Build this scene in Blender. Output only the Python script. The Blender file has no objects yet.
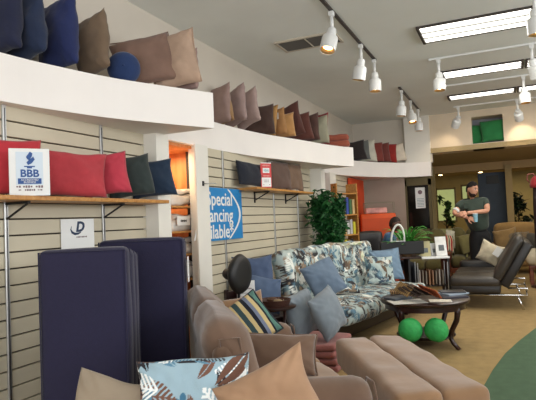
import bpy, bmesh, math, random
import numpy as np
from mathutils import Vector, Matrix, Euler, noise
random.seed(7)
PI = math.pi
C = bpy.context.scene.collection

# ------------------------------------------------------------------ camera maths
FL = 530.0; CAMZ = 1.4
psi = math.radians(24.3); pit = math.radians(2.29); rol = math.radians(2.45)
Rt = Vector((math.cos(psi), math.sin(psi), 0)); Fh = Vector((-math.sin(psi), math.cos(psi), 0))
FW = Vector((Fh.x*math.cos(pit), Fh.y*math.cos(pit), math.sin(pit)))
UP = Vector((-Fh.x*math.sin(pit), -Fh.y*math.sin(pit), math.cos(pit)))
R2 = Rt*math.cos(rol) - UP*math.sin(rol); U2 = UP*math.cos(rol) + Rt*math.sin(rol)
def ray(px, py): return R2*((px-268)/FL) + U2*((200-py)/FL) + FW
def at(px, py, d): return ray(px, py)*d + Vector((0, 0, CAMZ))
def onz(px, py, z): return at(px, py, (z-CAMZ)/ray(px, py).z)
def onx(px, py, x): return at(px, py, x/ray(px, py).x)
def ony(px, py, y): return at(px, py, y/ray(px, py).y)
def proj(P):
    q = Vector(P) - Vector((0, 0, CAMZ)); z = q.dot(FW)
    return 268+FL*q.dot(R2)/z, 200-FL*q.dot(U2)/z, z

# ------------------------------------------------------------------ materials
def lin(c):
    return tuple(((v/255)/12.92 if v/255 <= .04045 else ((v/255+.055)/1.055)**2.4) for v in c) + (1,)
_m = {}
def mat(name, col, rough=.7, metal=0, emit=0, var=.08, vs=6, bump=0, bs=60, attr=False, sheen=0, alpha=1, trans=0, ecol=None):
    if name in _m: return _m[name]
    m = bpy.data.materials.new(name); m.use_nodes = True; nt = m.node_tree; N = nt.nodes; L = nt.links
    b = N['Principled BSDF']; b.inputs['Roughness'].default_value = rough; b.inputs['Metallic'].default_value = metal
    c = lin(col)
    tc = N.new('ShaderNodeTexCoord')
    if attr:
        a = N.new('ShaderNodeAttribute'); a.attribute_name = 'Col'; L.new(a.outputs['Color'], b.inputs['Base Color'])
    elif var:
        n = N.new('ShaderNodeTexNoise'); n.inputs['Scale'].default_value = vs; n.inputs['Detail'].default_value = 4
        L.new(tc.outputs['Object'], n.inputs['Vector'])
        r = N.new('ShaderNodeValToRGB'); r.color_ramp.elements[0].position = .3; r.color_ramp.elements[1].position = .7
        r.color_ramp.elements[0].color = tuple(min(1, v*(1-var)) for v in c[:3])+(1,)
        r.color_ramp.elements[1].color = tuple(min(1, v*(1+var)) for v in c[:3])+(1,)
        L.new(n.outputs['Fac'], r.inputs['Fac']); L.new(r.outputs['Color'], b.inputs['Base Color'])
    else: b.inputs['Base Color'].default_value = c
    if bump:
        n2 = N.new('ShaderNodeTexNoise'); n2.inputs['Scale'].default_value = bs; n2.inputs['Detail'].default_value = 5
        L.new(tc.outputs['Object'], n2.inputs['Vector'])
        bp = N.new('ShaderNodeBump'); bp.inputs['Strength'].default_value = bump; bp.inputs['Distance'].default_value = .01
        L.new(n2.outputs['Fac'], bp.inputs['Height']); L.new(bp.outputs['Normal'], b.inputs['Normal'])
    if sheen: b.inputs['Sheen Weight'].default_value = sheen
    if emit:
        b.inputs['Emission Color'].default_value = lin(ecol or col); b.inputs['Emission Strength'].default_value = emit
    if trans: b.inputs['Transmission Weight'].default_value = trans; b.inputs['IOR'].default_value = 1.45
    if alpha < 1: b.inputs['Alpha'].default_value = alpha
    _m[name] = m; return m
def fabric(name, col, var=.12, rough=.9, bump=.5, bs=14, sheen=.15, vs=7):
    return mat(name, col, rough, var=var, vs=vs, bump=bump, bs=bs, sheen=sheen)
def wood(name, c1, c2, rough=.4, sc=(1, 12, 12)):
    if name in _m: return _m[name]
    m = bpy.data.materials.new(name); m.use_nodes = True; nt = m.node_tree; N = nt.nodes; L = nt.links
    b = N['Principled BSDF']; b.inputs['Roughness'].default_value = rough
    tc = N.new('ShaderNodeTexCoord'); mp = N.new('ShaderNodeMapping'); mp.inputs['Scale'].default_value = sc
    n = N.new('ShaderNodeTexNoise'); n.inputs['Scale'].default_value = 3; n.inputs['Detail'].default_value = 6; n.inputs['Distortion'].default_value = .6
    r = N.new('ShaderNodeValToRGB'); r.color_ramp.elements[0].position = .35; r.color_ramp.elements[1].position = .65
    r.color_ramp.elements[0].color = lin(c1); r.color_ramp.elements[1].color = lin(c2)
    L.new(tc.outputs['Object'], mp.inputs['Vector']); L.new(mp.outputs['Vector'], n.inputs['Vector'])
    L.new(n.outputs['Fac'], r.inputs['Fac']); L.new(r.outputs['Color'], b.inputs['Base Color'])
    _m[name] = m; return m
def striped(name, cols, scale, axis='X', rough=.9):
    """hard-edged stripes across one object axis"""
    if name in _m: return _m[name]
    m = bpy.data.materials.new(name); m.use_nodes = True; nt = m.node_tree; N = nt.nodes; L = nt.links
    b = N['Principled BSDF']; b.inputs['Roughness'].default_value = rough
    tc = N.new('ShaderNodeTexCoord'); sp = N.new('ShaderNodeSeparateXYZ'); L.new(tc.outputs['Object'], sp.inputs[0])
    mu = N.new('ShaderNodeMath'); mu.operation = 'MULTIPLY'; mu.inputs[1].default_value = scale; L.new(sp.outputs[axis], mu.inputs[0])
    ad = N.new('ShaderNodeMath'); ad.operation = 'ADD'; ad.inputs[1].default_value = 10; L.new(mu.outputs[0], ad.inputs[0])
    fr = N.new('ShaderNodeMath'); fr.operation = 'FRACT'; L.new(ad.outputs[0], fr.inputs[0])
    r = N.new('ShaderNodeValToRGB'); r.color_ramp.interpolation = 'CONSTANT'
    el = r.color_ramp.elements
    while len(el) < len(cols): el.new(.5)
    for e, (p, c) in zip(el, cols): e.position = p; e.color = lin(c)
    L.new(fr.outputs[0], r.inputs['Fac']); L.new(r.outputs['Color'], b.inputs['Base Color'])
    _m[name] = m; return m

# ------------------------------------------------------------------ object helpers
def tag(o, label=None, cat=None, group=None, kind=None):
    if label: o['label'] = label
    if cat: o['category'] = cat
    if group: o['group'] = group
    if kind: o['kind'] = kind
    return o
def thing(name, label, cat, loc=(0, 0, 0), rz=0, group=None, rot=None):
    o = bpy.data.objects.new(name, None); C.objects.link(o); o.location = loc
    o.rotation_euler = rot if rot else (0, 0, rz); o.empty_display_size = .1
    return tag(o, label, cat, group)
def copy_tree(o, parent=None):
    c = o.copy(); C.objects.link(c); c.parent = parent
    for ch in list(o.children): copy_tree(ch, c)
    return c
class B:
    def __init__(s): s.bm = bmesh.new()
    def box(s, c, d, rz=0, rot=None, bev=0, seg=2):
        r = bmesh.ops.create_cube(s.bm, size=1); v = r['verts']
        bmesh.ops.scale(s.bm, vec=d, verts=v)
        if bev:
            e = list({e for x in v for e in x.link_edges})
            rr = bmesh.ops.bevel(s.bm, geom=e, offset=bev, segments=seg, affect='EDGES', profile=.5)
            v = list({x for f in rr['faces'] for x in f.verts} | {x for x in v if x.is_valid})
        M = Matrix.Translation(c) @ (rot.to_matrix().to_4x4() if rot else Matrix.Rotation(rz, 4, 'Z'))
        bmesh.ops.transform(s.bm, matrix=M, verts=v); return s
    def tube(s, pts, r, n=8, cap=True):
        pts = [Vector(p) for p in pts]; rr = r if isinstance(r, (list, tuple)) else [r]*len(pts)
        rings = []; prev = None
        for i, p in enumerate(pts):
            t = (pts[min(i+1, len(pts)-1)] - pts[max(i-1, 0)]).normalized()
            a = t.orthogonal().normalized() if prev is None else (prev - t*prev.dot(t)).normalized()
            prev = a; b = t.cross(a)
            rings.append([s.bm.verts.new(p + (a*math.cos(2*PI*k/n) + b*math.sin(2*PI*k/n))*rr[i]) for k in range(n)])
        for A, Bq in zip(rings, rings[1:]):
            for k in range(n): s.bm.faces.new((A[k], A[(k+1) % n], Bq[(k+1) % n], Bq[k]))
        if cap:
            s.bm.faces.new(rings[0][::-1]); s.bm.faces.new(rings[-1])
        return s
    def lathe(s, prof, c=(0, 0, 0), n=24, sx=1, sy=1):
        c = Vector(c); rings = []
        for (r, z) in prof:
            rings.append([s.bm.verts.new(c + Vector((max(r, 1e-4)*math.cos(2*PI*k/n)*sx, max(r, 1e-4)*math.sin(2*PI*k/n)*sy, z))) for k in range(n)])
        for A, Bq in zip(rings, rings[1:]):
            for k in range(n): s.bm.faces.new((A[k], A[(k+1) % n], Bq[(k+1) % n], Bq[k]))
        s.bm.faces.new(rings[0][::-1]); s.bm.faces.new(rings[-1]); return s
    def prism(s, poly, z0, z1):
        a = [s.bm.verts.new((x, y, z0)) for x, y in poly]; b = [s.bm.verts.new((x, y, z1)) for x, y in poly]
        n = len(poly)
        for k in range(n): s.bm.faces.new((a[k], a[(k+1) % n], b[(k+1) % n], b[k]))
        s.bm.faces.new(a[::-1]); s.bm.faces.new(b); return s
    def ball(s, c, r, sc=(1, 1, 1), u=16, v=12):
        q = bmesh.ops.create_uvsphere(s.bm, u_segments=u, v_segments=v, radius=r)
        bmesh.ops.transform(s.bm, matrix=Matrix.Translation(c) @ Matrix.Diagonal((*sc, 1)), verts=q['verts']); return s
    def soft(s, c, d, r, seg=(8, 8, 8), bulge=0, rz=0, rot=None, wob=0, ws=4, seed=0):
        """rounded, padded box with real vertices across its faces"""
        hx, hy, hz = d[0]/2, d[1]/2, d[2]/2; r = min(r, hx*.98, hy*.98, hz*.98); cache = {}
        M = Matrix.Translation(c) @ (rot.to_matrix().to_4x4() if rot else Matrix.Rotation(rz, 4, 'Z'))
        def V(x, y, z):
            k = (round(x, 4), round(y, 4), round(z, 4))
            if k in cache: return cache[k]
            P = Vector((x*hx, y*hy, z*hz))
            q = Vector((max(-hx+r, min(hx-r, P.x)), max(-hy+r, min(hy-r, P.y)), max(-hz+r, min(hz-r, P.z))))
            dd = P - q
            # push a grid point of the rounding zone onto the round
            if dd.length > 1e-6:
                P = q + dd.normalized()*r if sum(1 for t in (dd.x, dd.y, dd.z) if abs(t) > 1e-6) > 1 else P
            if bulge:
                if abs(z) > .99: P.z += bulge*(1-x*x)*(1-y*y)*(1 if z > 0 else -1)
                if abs(x) > .99: P.x += bulge*.6*(1-z*z)*(1-y*y)*(1 if x > 0 else -1)
                if abs(y) > .99: P.y += bulge*.6*(1-x*x)*(1-z*z)*(1 if y > 0 else -1)
            if wob:
                nv = noise.noise_vector(P*ws + Vector((seed, seed*.7, 0))); P += nv*wob
            cache[k] = s.bm.verts.new(M @ P); return cache[k]
        def warp(n, h):
            # denser near the rounding
            out = [-1, -1+.35*r/h, -1+r/h] + [(-1+r/h)+(2-2*r/h)*i/n for i in range(1, n)] + [1-r/h, 1-.35*r/h, 1]
            return sorted(set(round(o, 4) for o in out))
        X, Y, Z = warp(seg[0], hx), warp(seg[1], hy), warp(seg[2], hz)
        def quad(a, b, c_, d_):
            q = [a, b, c_, d_]
            if len(set(q)) == 4:
                try: s.bm.faces.new(q)
                except ValueError: pass
        for i in range(len(X)-1):
            for j in range(len(Y)-1):
                quad(V(X[i], Y[j], 1), V(X[i+1], Y[j], 1), V(X[i+1], Y[j+1], 1), V(X[i], Y[j+1], 1))
                quad(V(X[i], Y[j+1], -1), V(X[i+1], Y[j+1], -1), V(X[i+1], Y[j], -1), V(X[i], Y[j], -1))
        for i in range(len(X)-1):
            for j in range(len(Z)-1):
                quad(V(X[i], -1, Z[j]), V(X[i+1], -1, Z[j]), V(X[i+1], -1, Z[j+1]), V(X[i], -1, Z[j+1]))
                quad(V(X[i], 1, Z[j+1]), V(X[i+1], 1, Z[j+1]), V(X[i+1], 1, Z[j]), V(X[i], 1, Z[j]))
        for i in range(len(Y)-1):
            for j in range(len(Z)-1):
                quad(V(1, Y[i], Z[j]), V(1, Y[i+1], Z[j]), V(1, Y[i+1], Z[j+1]), V(1, Y[i], Z[j+1]))
                quad(V(-1, Y[i], Z[j+1]), V(-1, Y[i+1], Z[j+1]), V(-1, Y[i+1], Z[j]), V(-1, Y[i], Z[j]))
        return s
    def build(s, name, m, parent=None, smooth=False, auto=None):
        me = bpy.data.meshes.new(name); bmesh.ops.recalc_face_normals(s.bm, faces=s.bm.faces)
        s.bm.to_mesh(me); s.bm.free(); me.materials.append(m)
        if smooth or auto:
            me.polygons.foreach_set('use_smooth', [True]*len(me.polygons))
            if auto: me.set_sharp_from_angle(angle=math.radians(auto))
        o = bpy.data.objects.new(name, me); C.objects.link(o)
        if parent: o.parent = parent
        return o
def struct(o): o['kind'] = 'structure'; return o
def text(name, body, size, m, parent, loc, rot=(PI/2, 0, 0), ext=.0008, align='CENTER', shear=0, bold=0, sx=1):
    cu = bpy.data.curves.new(name, 'FONT'); cu.body = body; cu.size = size; cu.extrude = ext; cu.align_x = align
    cu.align_y = 'CENTER'; cu.shear = shear; cu.offset = bold; cu.resolution_u = 3; cu.space_line = .85
    t = bpy.data.objects.new(name, cu); C.objects.link(t)
    dg = bpy.context.evaluated_depsgraph_get(); dg.update()
    me = bpy.data.meshes.new_from_object(t.evaluated_get(dg)); bpy.data.objects.remove(t)
    me.materials.clear(); me.materials.append(m)
    o = bpy.data.objects.new(name, me); C.objects.link(o); o.parent = parent; o.location = loc; o.rotation_euler = rot; o.scale = (sx, 1, 1)
    return o

# ------------------------------------------------------------------ printed leaf pattern (dye colours on cloth)
def leaf_paint(me, seed, base, pal, size=.13, dens=1.0, scale=1.0, vein=True):
    rnd = random.Random(seed); n = len(me.vertices)
    co = np.empty(n*3); me.vertices.foreach_get('co', co); co = co.reshape(-1, 3)
    no = np.empty(n*3); me.vertices.foreach_get('normal', no); no = np.abs(no.reshape(-1, 3))
    ax = no.argmax(1)
    u = np.where(ax == 0, co[:, 1]*1.0 + co[:, 0], co[:, 0] + np.where(ax == 2, 0, 0)) * scale
    v = np.where(ax == 2, co[:, 1], co[:, 2] + np.where(ax == 0, .3, 0)) * scale
    col = np.tile(np.array(lin(base)[:3]), (n, 1))
    u0, u1, v0, v1 = u.min(), u.max(), v.min(), v.max()
    cnt = int(dens*(u1-u0+.1)*(v1-v0+.1)/(size*size)*1.7)
    for k in range(cnt):
        cu, cv = rnd.uniform(u0-.05, u1+.05), rnd.uniform(v0-.05, v1+.05); th = rnd.uniform(0, 2*PI)
        s = size*rnd.uniform(.7, 1.35); kind = rnd.choice('llflfblfo'); c = np.array(lin(rnd.choice(pal))[:3])
        du, dv = u-cu, v-cv; a = du*math.cos(th)+dv*math.sin(th); b = -du*math.sin(th)+dv*math.cos(th)
        near = (np.abs(du) < s*1.3) & (np.abs(dv) < s*1.3)
        b = b + .25*a*a/s
        t = np.clip(a/s+.5, 0, 1)
        if kind in 'lb':
            m = near & (np.abs(b) < s*.16*np.sin(PI*t)) & (np.abs(a) < s/2)
            if vein: m &= ~(np.abs(b) < s*.012)
        elif kind == 'f':
            wd = s*.34*np.sin(PI*np.clip(t*.9+.08, 0, 1)); fr = np.mod((a-np.abs(b)*.9)/(s*.13), 1)
            m = near & (np.abs(a) < s/2) & (np.abs(b) < wd) & ((fr < .58) | (np.abs(b) < s*.02))
        else:
            r = np.hypot(du, dv); an = np.arctan2(dv, du)+th
            m = near & (r < s*.34*(.45+.55*np.abs(np.cos(2.5*an)))) & (r > s*.035)
        col[m] = c
    at_ = me.color_attributes.new('Col', 'FLOAT_COLOR', 'POINT')
    at_.data.foreach_set('color', np.hstack([col, np.ones((n, 1))]).ravel())

# ------------------------------------------------------------------ pillow
def pillow_mesh(w, h, t, n=22, pinch=.07, seed=0, wob=.02, sag=.0):
    """standing pillow, face towards -Y, origin at bottom centre"""
    bm = bmesh.new(); f = []; bk = []
    for side in (-1, 1):
        g = []
        for i in range(n+1):
            row = []
            for j in range(n+1):
                x = -1+2*i/n; y = -1+2*j/n
                x = math.copysign(abs(x)**.85, x) if x else 0; y = math.copysign(abs(y)**.85, y) if y else 0
                edge = i in (0, n) or j in (0, n)
                if edge and side == 1: row.append(f[i][j]); continue
                X = x*w/2*(1-pinch*(1-y*y)); Z = y*h/2*(1-pinch*(1-x*x))
                T = t/2*(max(0, (1-x*x)*(1-y*y)))**.42
                p = Vector((X, side*T, Z + h/2 - sag*T*y))
                nv = noise.noise(Vector((X*7+seed*3.1, Z*7, side*2+seed)))*wob + noise.noise(Vector((X*18+seed, Z*18, side)))*wob*.35
                p.y += side*nv*(0 if edge else 1)*min(1, T/(t*.2)) if t else 0
                # puckers running in from the corners
                p.y += 0 if edge else side*.008*math.sin(16*(abs(x)-abs(y)))*abs(x*y)**1.5
                if n > 12: q_ = noise.noise_vector(Vector((X*5+seed, Z*5, 3.3)))*.018; p.x += q_.x; p.z += q_.z
                row.append(bm.verts.new(p))
            g.append(row)
        if side == -1: f = g
        else: bk = g
    for g, fl in ((f, False), (bk, True)):
        for i in range(n):
            for j in range(n):
                q = (g[i][j], g[i+1][j], g[i+1][j+1], g[i][j+1])
                if len(set(q)) == 4:
                    try: bm.faces.new(q[::-1] if fl else q)
                    except ValueError: pass
    me = bpy.data.meshes.new('pillow'); bmesh.ops.recalc_face_normals(bm, faces=bm.faces); bm.to_mesh(me); bm.free()
    me.polygons.foreach_set('use_smooth', [True]*len(me.polygons)); return me
def outline(w, h, pinch, n=10):
    P = []
    for k in range(n): x = -1+2*k/n; P.append((x*w/2*1, 0, h/2 - h/2*(1-pinch*(1-x*x))))
    for k in range(n): y = -1+2*k/n; P.append((w/2*(1-pinch*(1-y*y)), 0, h/2+y*h/2))
    for k in range(n): x = 1-2*k/n; P.append((x*w/2, 0, h/2 + h/2*(1-pinch*(1-x*x))))
    for k in range(n): y = 1-2*k/n; P.append((-w/2*(1-pinch*(1-y*y)), 0, h/2+y*h/2))
    P.append(P[0]); return P
_seed = [0]
def pillow(label, group, pos, w, h, t, m, yaw, lean=8, roll=0, name='throw_pillow', pipe=None, res=22, pinch=.07, paint=None, sink=0):
    """yaw: direction the face looks (0 = -Y, 90 = +X); lean: top tips back; roll: turn in its own plane"""
    _seed[0] += 1; me = pillow_mesh(w, h, t, n=res, seed=_seed[0]*1.7, pinch=pinch)
    me.materials.append(m)
    if paint: paint(me)
    o = bpy.data.objects.new(name, me); C.objects.link(o); tag(o, label, 'pillow', group)
    R = Matrix.Rotation(math.radians(yaw), 4, 'Z') @ Matrix.Rotation(math.radians(-lean), 4, 'X') @ Matrix.Translation((0, 0, h/2)) @ Matrix.Rotation(math.radians(roll), 4, 'Y') @ Matrix.Translation((0, 0, -h/2))
    mn = min((R @ v.co).z for v in me.vertices)
    o.matrix_world = Matrix.Translation((pos[0], pos[1], pos[2]-mn-sink)) @ R
    if pipe:
        b = B(); b.tube(outline(w, h, pinch), .006, n=5, cap=False); b.build('piping', pipe, o, smooth=True)
    return o

# ------------------------------------------------------------------ palette
M_wall = mat('painted_wall', (205, 196, 182), .85, var=.03, vs=2, bump=.05, bs=120)
M_ceil = mat('painted_ceiling', (228, 230, 226), .9, var=.03, vs=1.5, bump=.05, bs=90)
M_ledge = mat('ledge_paint', (242, 236, 230), .6, var=.02, vs=3, bump=.03)
M_post = mat('post_paint', (232, 228, 218), .6, var=.02)
M_slat = mat('slatwall_board', (202, 192, 168), .55, var=.04, vs=3)
M_groove = mat('slatwall_groove', (60, 50, 42), .8, var=0)
M_metal = mat('brushed_metal', (190, 190, 188), .35, metal=.8, var=.03)
M_chrome = mat('chrome', (215, 215, 215), .15, metal=1, var=0)
M_black = mat('black_plastic', (18, 18, 19), .5, var=.1)
M_white = mat('white_enamel', (225, 225, 222), .4, var=.02)
M_shelf = wood('pine_shelf', (176, 116, 52), (200, 146, 78))
M_dark = wood('dark_wood', (32, 15, 12), (52, 24, 17), .3)
M_red_wood = wood('red_brown_wood', (96, 44, 22), (128, 66, 34), .35)
M_orange_wood = wood('orange_wood', (196, 118, 62), (222, 148, 92), .5, (6, 6, 1))
M_paper = mat('white_paper', (235, 235, 232), .6, var=.02)
M_tan = fabric('tan_microfibre', (146, 112, 80), bump=.35, bs=9, var=.14, vs=4, sheen=.4)
M_tan2 = fabric('brown_microfibre', (112, 86, 68), bump=.4, bs=9, var=.16, vs=5, sheen=.4)
M_olive = fabric('olive_cloth', (92, 84, 44), bump=.3)
M_leather = mat('black_leather', (34, 30, 28), .42, var=.15, bump=.15, bs=40)
M_leather2 = mat('brown_black_leather', (56, 50, 44), .4, var=.15, bump=.15, bs=40)
M_navy = mat('navy_cotton', (33, 30, 60), .9, var=.06, vs=40, bump=.2, bs=120, sheen=.2)
M_skin = mat('light_skin', (205, 150, 122), .55, var=.06, vs=20)
M_skin2 = mat('brown_skin', (92, 58, 42), .5, var=.06, vs=20)

# ------------------------------------------------------------------ ROOM SHELL
CEIL = 3.49; XW = -3.1; XS = -2.85; YB = 11.6
# floor: beige carpet with a green carpet inlay (real border, procedural)
fl = B().box((1.0, 8.5, -.05), (9.2, 23, .1)).build('floor', mat('beige_carpet', (156, 130, 84), .95, var=.12, vs=9, bump=.4, bs=200)); struct(fl)
gc = []
for (px, py) in [(481, 400), (484, 386), (493, 370), (505, 354), (518, 342), (536, 328)]:
    p = onz(px, py, 0); gc.append((p.x, p.y))
gc = [(gc[0][0]-.02, gc[0][1]-1.2), (gc[0][0]-.05, gc[0][1]-.5)] + gc + [(gc[-1][0]+.8, gc[-1][1]+.7), (gc[-1][0]+2, gc[-1][1]+.9), (3.5, 5), (3.5, 2.5)]
gr = B().prism(gc, .0, .004).build('floor', mat('green_carpet', (72, 96, 70), .95, var=.1, vs=12, bump=.4, bs=200)); struct(gr)
struct(B().box((.6, 4.8, CEIL+.05), (9.4, 14, .1)).build('ceiling', M_ceil))
struct(B().box((XW-.05, 4.8, CEIL/2), (.1, 14, CEIL)).build('wall_left', M_wall))
# slatwall boards
def slatwall(y0, y1, z0, z1, name):
    b = B(); b.box((XS-.13, (y0+y1)/2, (z0+z1)/2), (.2, y1-y0, z1-z0))
    struct(b.build(name, M_groove))
    b = B(); z = 1.586; 
    while z > z0+.1: z -= .104
    while z < z1:
        a = max(z+.005, z0); c = min(z+.104-.005, z1)
        if c > a: b.box((XS-.015, (y0+y1)/2, (a+c)/2), (.03, y1-y0, c-a), bev=.0025, seg=1)
        z += .104
    return struct(b.build(name, M_slat))
slatwall(-1.0, 3.74, .1, 2.35, 'wall_left'); slatwall(4.75, 7.98, .1, 2.35, 'wall_left'); slatwall(9.15, 11.45, .1, 2.3, 'wall_left')
struct(B().box((XS+.01, 1.4, .05), (.03, 4.7, .1)).build('baseboard_left', M_post))
struct(B().box((XS+.01, 6.65, .05), (.03, 3.7, .1)).build('baseboard_left', M_post))
# curved display ledges above the slatwall: one continuous box ledge per bay
L1 = [(-2.85, -1.0), (-2.85, 1.2), (-2.77, 2.25), (-2.70, 2.65), (-2.59, 3.05), (-2.43, 3.41), (-2.21, 3.86)]
L2 = [(-2.85, 3.86), (-2.85, 4.6)]
for q_ in [(218, 123), (235, 127.5), (252, 131.5), (270, 135), (292, 138.5), (310, 141.5), (330, 145), (353, 147.5)]:
    q_ = onz(*q_, 2.5); L2.append((max(-2.86, q_.x), q_.y))
print('L2', [tuple(round(v, 2) for v in p_) for p_ in L2])
L3 = [(-2.85, 8.3), (-2.84, 8.9), (-2.77, 9.6), (-2.57, 10.25), (-2.3, 10.8), (-2.0, 11.2), (-1.7, 11.4), (-1.42, 11.47)]
def fine(P, n=5):
    out = []
    for i in range(len(P)-1):
        p0, p1, p2, p3 = P[max(i-1, 0)], P[i], P[i+1], P[min(i+2, len(P)-1)]
        for k in range(n):
            t = k/n
            out.append(tuple(.5*((2*p1[q])+(-p0[q]+p2[q])*t+(2*p0[q]-5*p1[q]+4*p2[q]-p3[q])*t*t+(-p0[q]+3*p1[q]-3*p2[q]+p3[q])*t**3) for q in (0, 1)))
    return out+[P[-1]]
def ledge(P, name, close):
    pts = fine(P); poly = pts + close
    return struct(B().prism(poly, 2.2, 2.5).build(name, M_ledge))
ledge(L1, 'trim_1', [(XW, 3.86), (XW, -1.0)]); ledge(L2, 'trim_2', [(XW, L2[-1][1]), (XW, 3.86)])
ledge(L3, 'trim_3', [(-1.42, YB), (XW, YB), (XW, L2[-1][1]), (-2.86, L2[-1][1])])
# posts and the niche between the bays
struct(B().box((-2.88, 3.83, 1.1), (.32, .18, 2.2)).build('trim_4', M_post))
struct(B().box((-2.95, 4.01, 1.1), (.22, .18, 2.2)).build('trim_5', M_post))
struct(B().box((-2.795, 4.59, 1.1), (.02, .24, 2.2)).box((-2.89, 4.655, 1.1), (.12, .11, 2.2)).build('trim_6', M_post))
# ------- niche recess box (orange panelled) behind the wall plane
struct(B().box((-3.72, 4.41, 1.1), (.04, .9, 2.2)).build('wall_niche', M_orange_wood))
struct(B().box((-3.31, 4.85, 1.1), (.78, .06, 2.2)).build('wall_niche', M_orange_wood))
struct(B().box((-3.38, 4.07, 1.1), (.64, .06, 2.2)).build('wall_niche', M_orange_wood))
struct(B().box((-3.3, 4.45, 2.19), (.78, .8, .04)).build('wall_niche', M_orange_wood))
# cut the upper-left wall so the niche is open
bpy.data.objects['wall_left'].data.materials.clear()
def replace_left():
    o = bpy.data.objects['wall_left']; me = bpy.data.meshes.new('wall_left'); bm = bmesh.new()
    for (y0, y1, z0, z1) in ((-2.2, 4.1, 0, CEIL), (4.82, 11.8, 0, CEIL), (4.1, 4.82, 2.2, CEIL)):
        r = bmesh.ops.create_cube(bm, size=1)
        bmesh.ops.transform(bm, matrix=Matrix.Translation((XW-.05, (y0+y1)/2, (z0+z1)/2)) @ Matrix.Diagonal((.1, y1-y0, z1-z0, 1)), verts=r['verts'])
    bm.to_mesh(me); bm.free(); me.materials.append(M_wall); o.data = me; o['kind'] = 'structure'
replace_left()
# posts between bay 2 and 3
struct(B().box((-2.83, 8.09, 1.1), (.32, .2, 2.2)).build('trim_7', M_post))
struct(B().box((-2.88, 8.98, 1.1), (.2, .34, 2.2)).build('trim_8', M_post))
struct(B().box((-3.02, 8.5, 1.1), (.08, .66, 2.2)).build('wall_niche', wood('rust_panel', (150, 84, 56), (170, 100, 70), .5, (6, 6, 1))))
# back wall A, pillar B, taupe partition, olive panel
struct(B().box((-2.3, YB+.1, 3.0), (1.8, .1, 1.0)).build('wall_back', M_wall))
struct(B().box((-1.68, YB, 2.85), (.52, .12, 1.3)).build('wall_back', M_post))
struct(B().box((-2.45, 11.5, 1.1), (.95, .08, 2.2)).build('wall_back', mat('taupe_paint', (168, 152, 138), .8, var=.03)))
ob = B()
for c, d in (((-1.72, 11.52, 2.12), (.56, .06, .2)), ((-1.72, 11.52, .55), (.56, .06, 1.1)), ((-1.97, 11.52, 1.6), (.06, .06, 1.1)), ((-1.47, 11.52, 1.6), (.06, .06, 1.1))): ob.box(c, d)
struct(ob.build('wall_partition', mat('olive_paint', (92, 82, 52), .7, var=.05)))
# far header wall with the pillow niche cut through it
hb = B(); x0, x1 = -1.44, 4.6
nl = ony(471, 118, YB); nr = ony(504, 140, YB)
zt, zb = ony(488, 115.5, YB).z, ony(488, 142.5, YB).z; xa, xb = nl.x, nr.x
HZ = 2.69
hb.box(((x0+xa)/2, YB+.2, (HZ+CEIL)/2), (xa-x0, .4, CEIL-HZ)); hb.box(((xb+x1)/2, YB+.2, (HZ+CEIL)/2), (x1-xb, .4, CEIL-HZ))
hb.box(((xa+xb)/2, YB+.2, (zt+CEIL)/2), (xb-xa, .4, CEIL-zt)); hb.box(((xa+xb)/2, YB+.2, (zb+HZ)/2), (xb-xa, .4, zb-HZ))
struct(hb.build('wall_back', mat('header_paint', (222, 206, 182), .8, var=.03)))
struct(B().box(((xa+xb)/2, YB+.42, (zt+zb)/2), (xb-xa+.1, .03, zt-zb+.1)).build('wall_back', mat('niche_grey', (150, 152, 160), .8, var=.03)))
# back room
M_far = mat('far_ceiling_paint', (176, 156, 116), .9, var=.03); M_farw = mat('far_wall_paint', (176, 160, 112), .85, var=.05)
struct(B().box((.8, 15.4, 2.74), (7.6, 7.6, .1)).build('ceiling', M_far))
struct(B().box((.8, 15.1, 2.6), (7.4, .25, .22)).build('trim_9', mat('far_header', (178, 148, 104), .85, var=.03)))
struct(B().box((1.5, 19.2, 1.35), (8, .1, 2.7)).build('wall_far', M_farw))
struct(B().box((-2.9, 15.4, 1.35), (.1, 7.6, 2.7)).build('wall_far', M_farw))
struct(B().box((4.6, 11.5, 1.75), (.1, 16, 3.5)).build('wall_right', M_wall))
p = ony(510, 200, 15.0)
struct(B().box((p.x, 15.0, 1.3), (.16, .2, 2.6)).build('trim_10', mat('tan_post', (160, 138, 96), .7, var=.04)))
p = ony(434, 200, 14.2)
struct(B().box((p.x, 14.2, 1.3), (.1, .14, 2.6)).build('trim_11', mat('tan_post2', (158, 140, 98), .7, var=.04)))
# blue doorway leaf in the back room
pa, pb = ony(479, 200, 15.3), ony(507, 200, 15.3)
dr = B(); dr.box(((pa.x+pb.x)/2, 15.3, 1.22), (pb.x-pa.x, .06, 2.44)); dr = dr.build('door_1', mat('slate_blue_paint', (52, 66, 84), .6, var=.1)); struct(dr)
hd = B(); hd.box((pa.x+.08, 15.25, 1.0), (.03, .05, .16), bev=.008); hd.build('door_handle', M_metal, dr)
dk = B(); dk.box(((pa.x+pb.x)/2+.02, 15.255, 2.25), (.3, .03, .22)); dk.build('vent_panel', M_black, dr)
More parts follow.
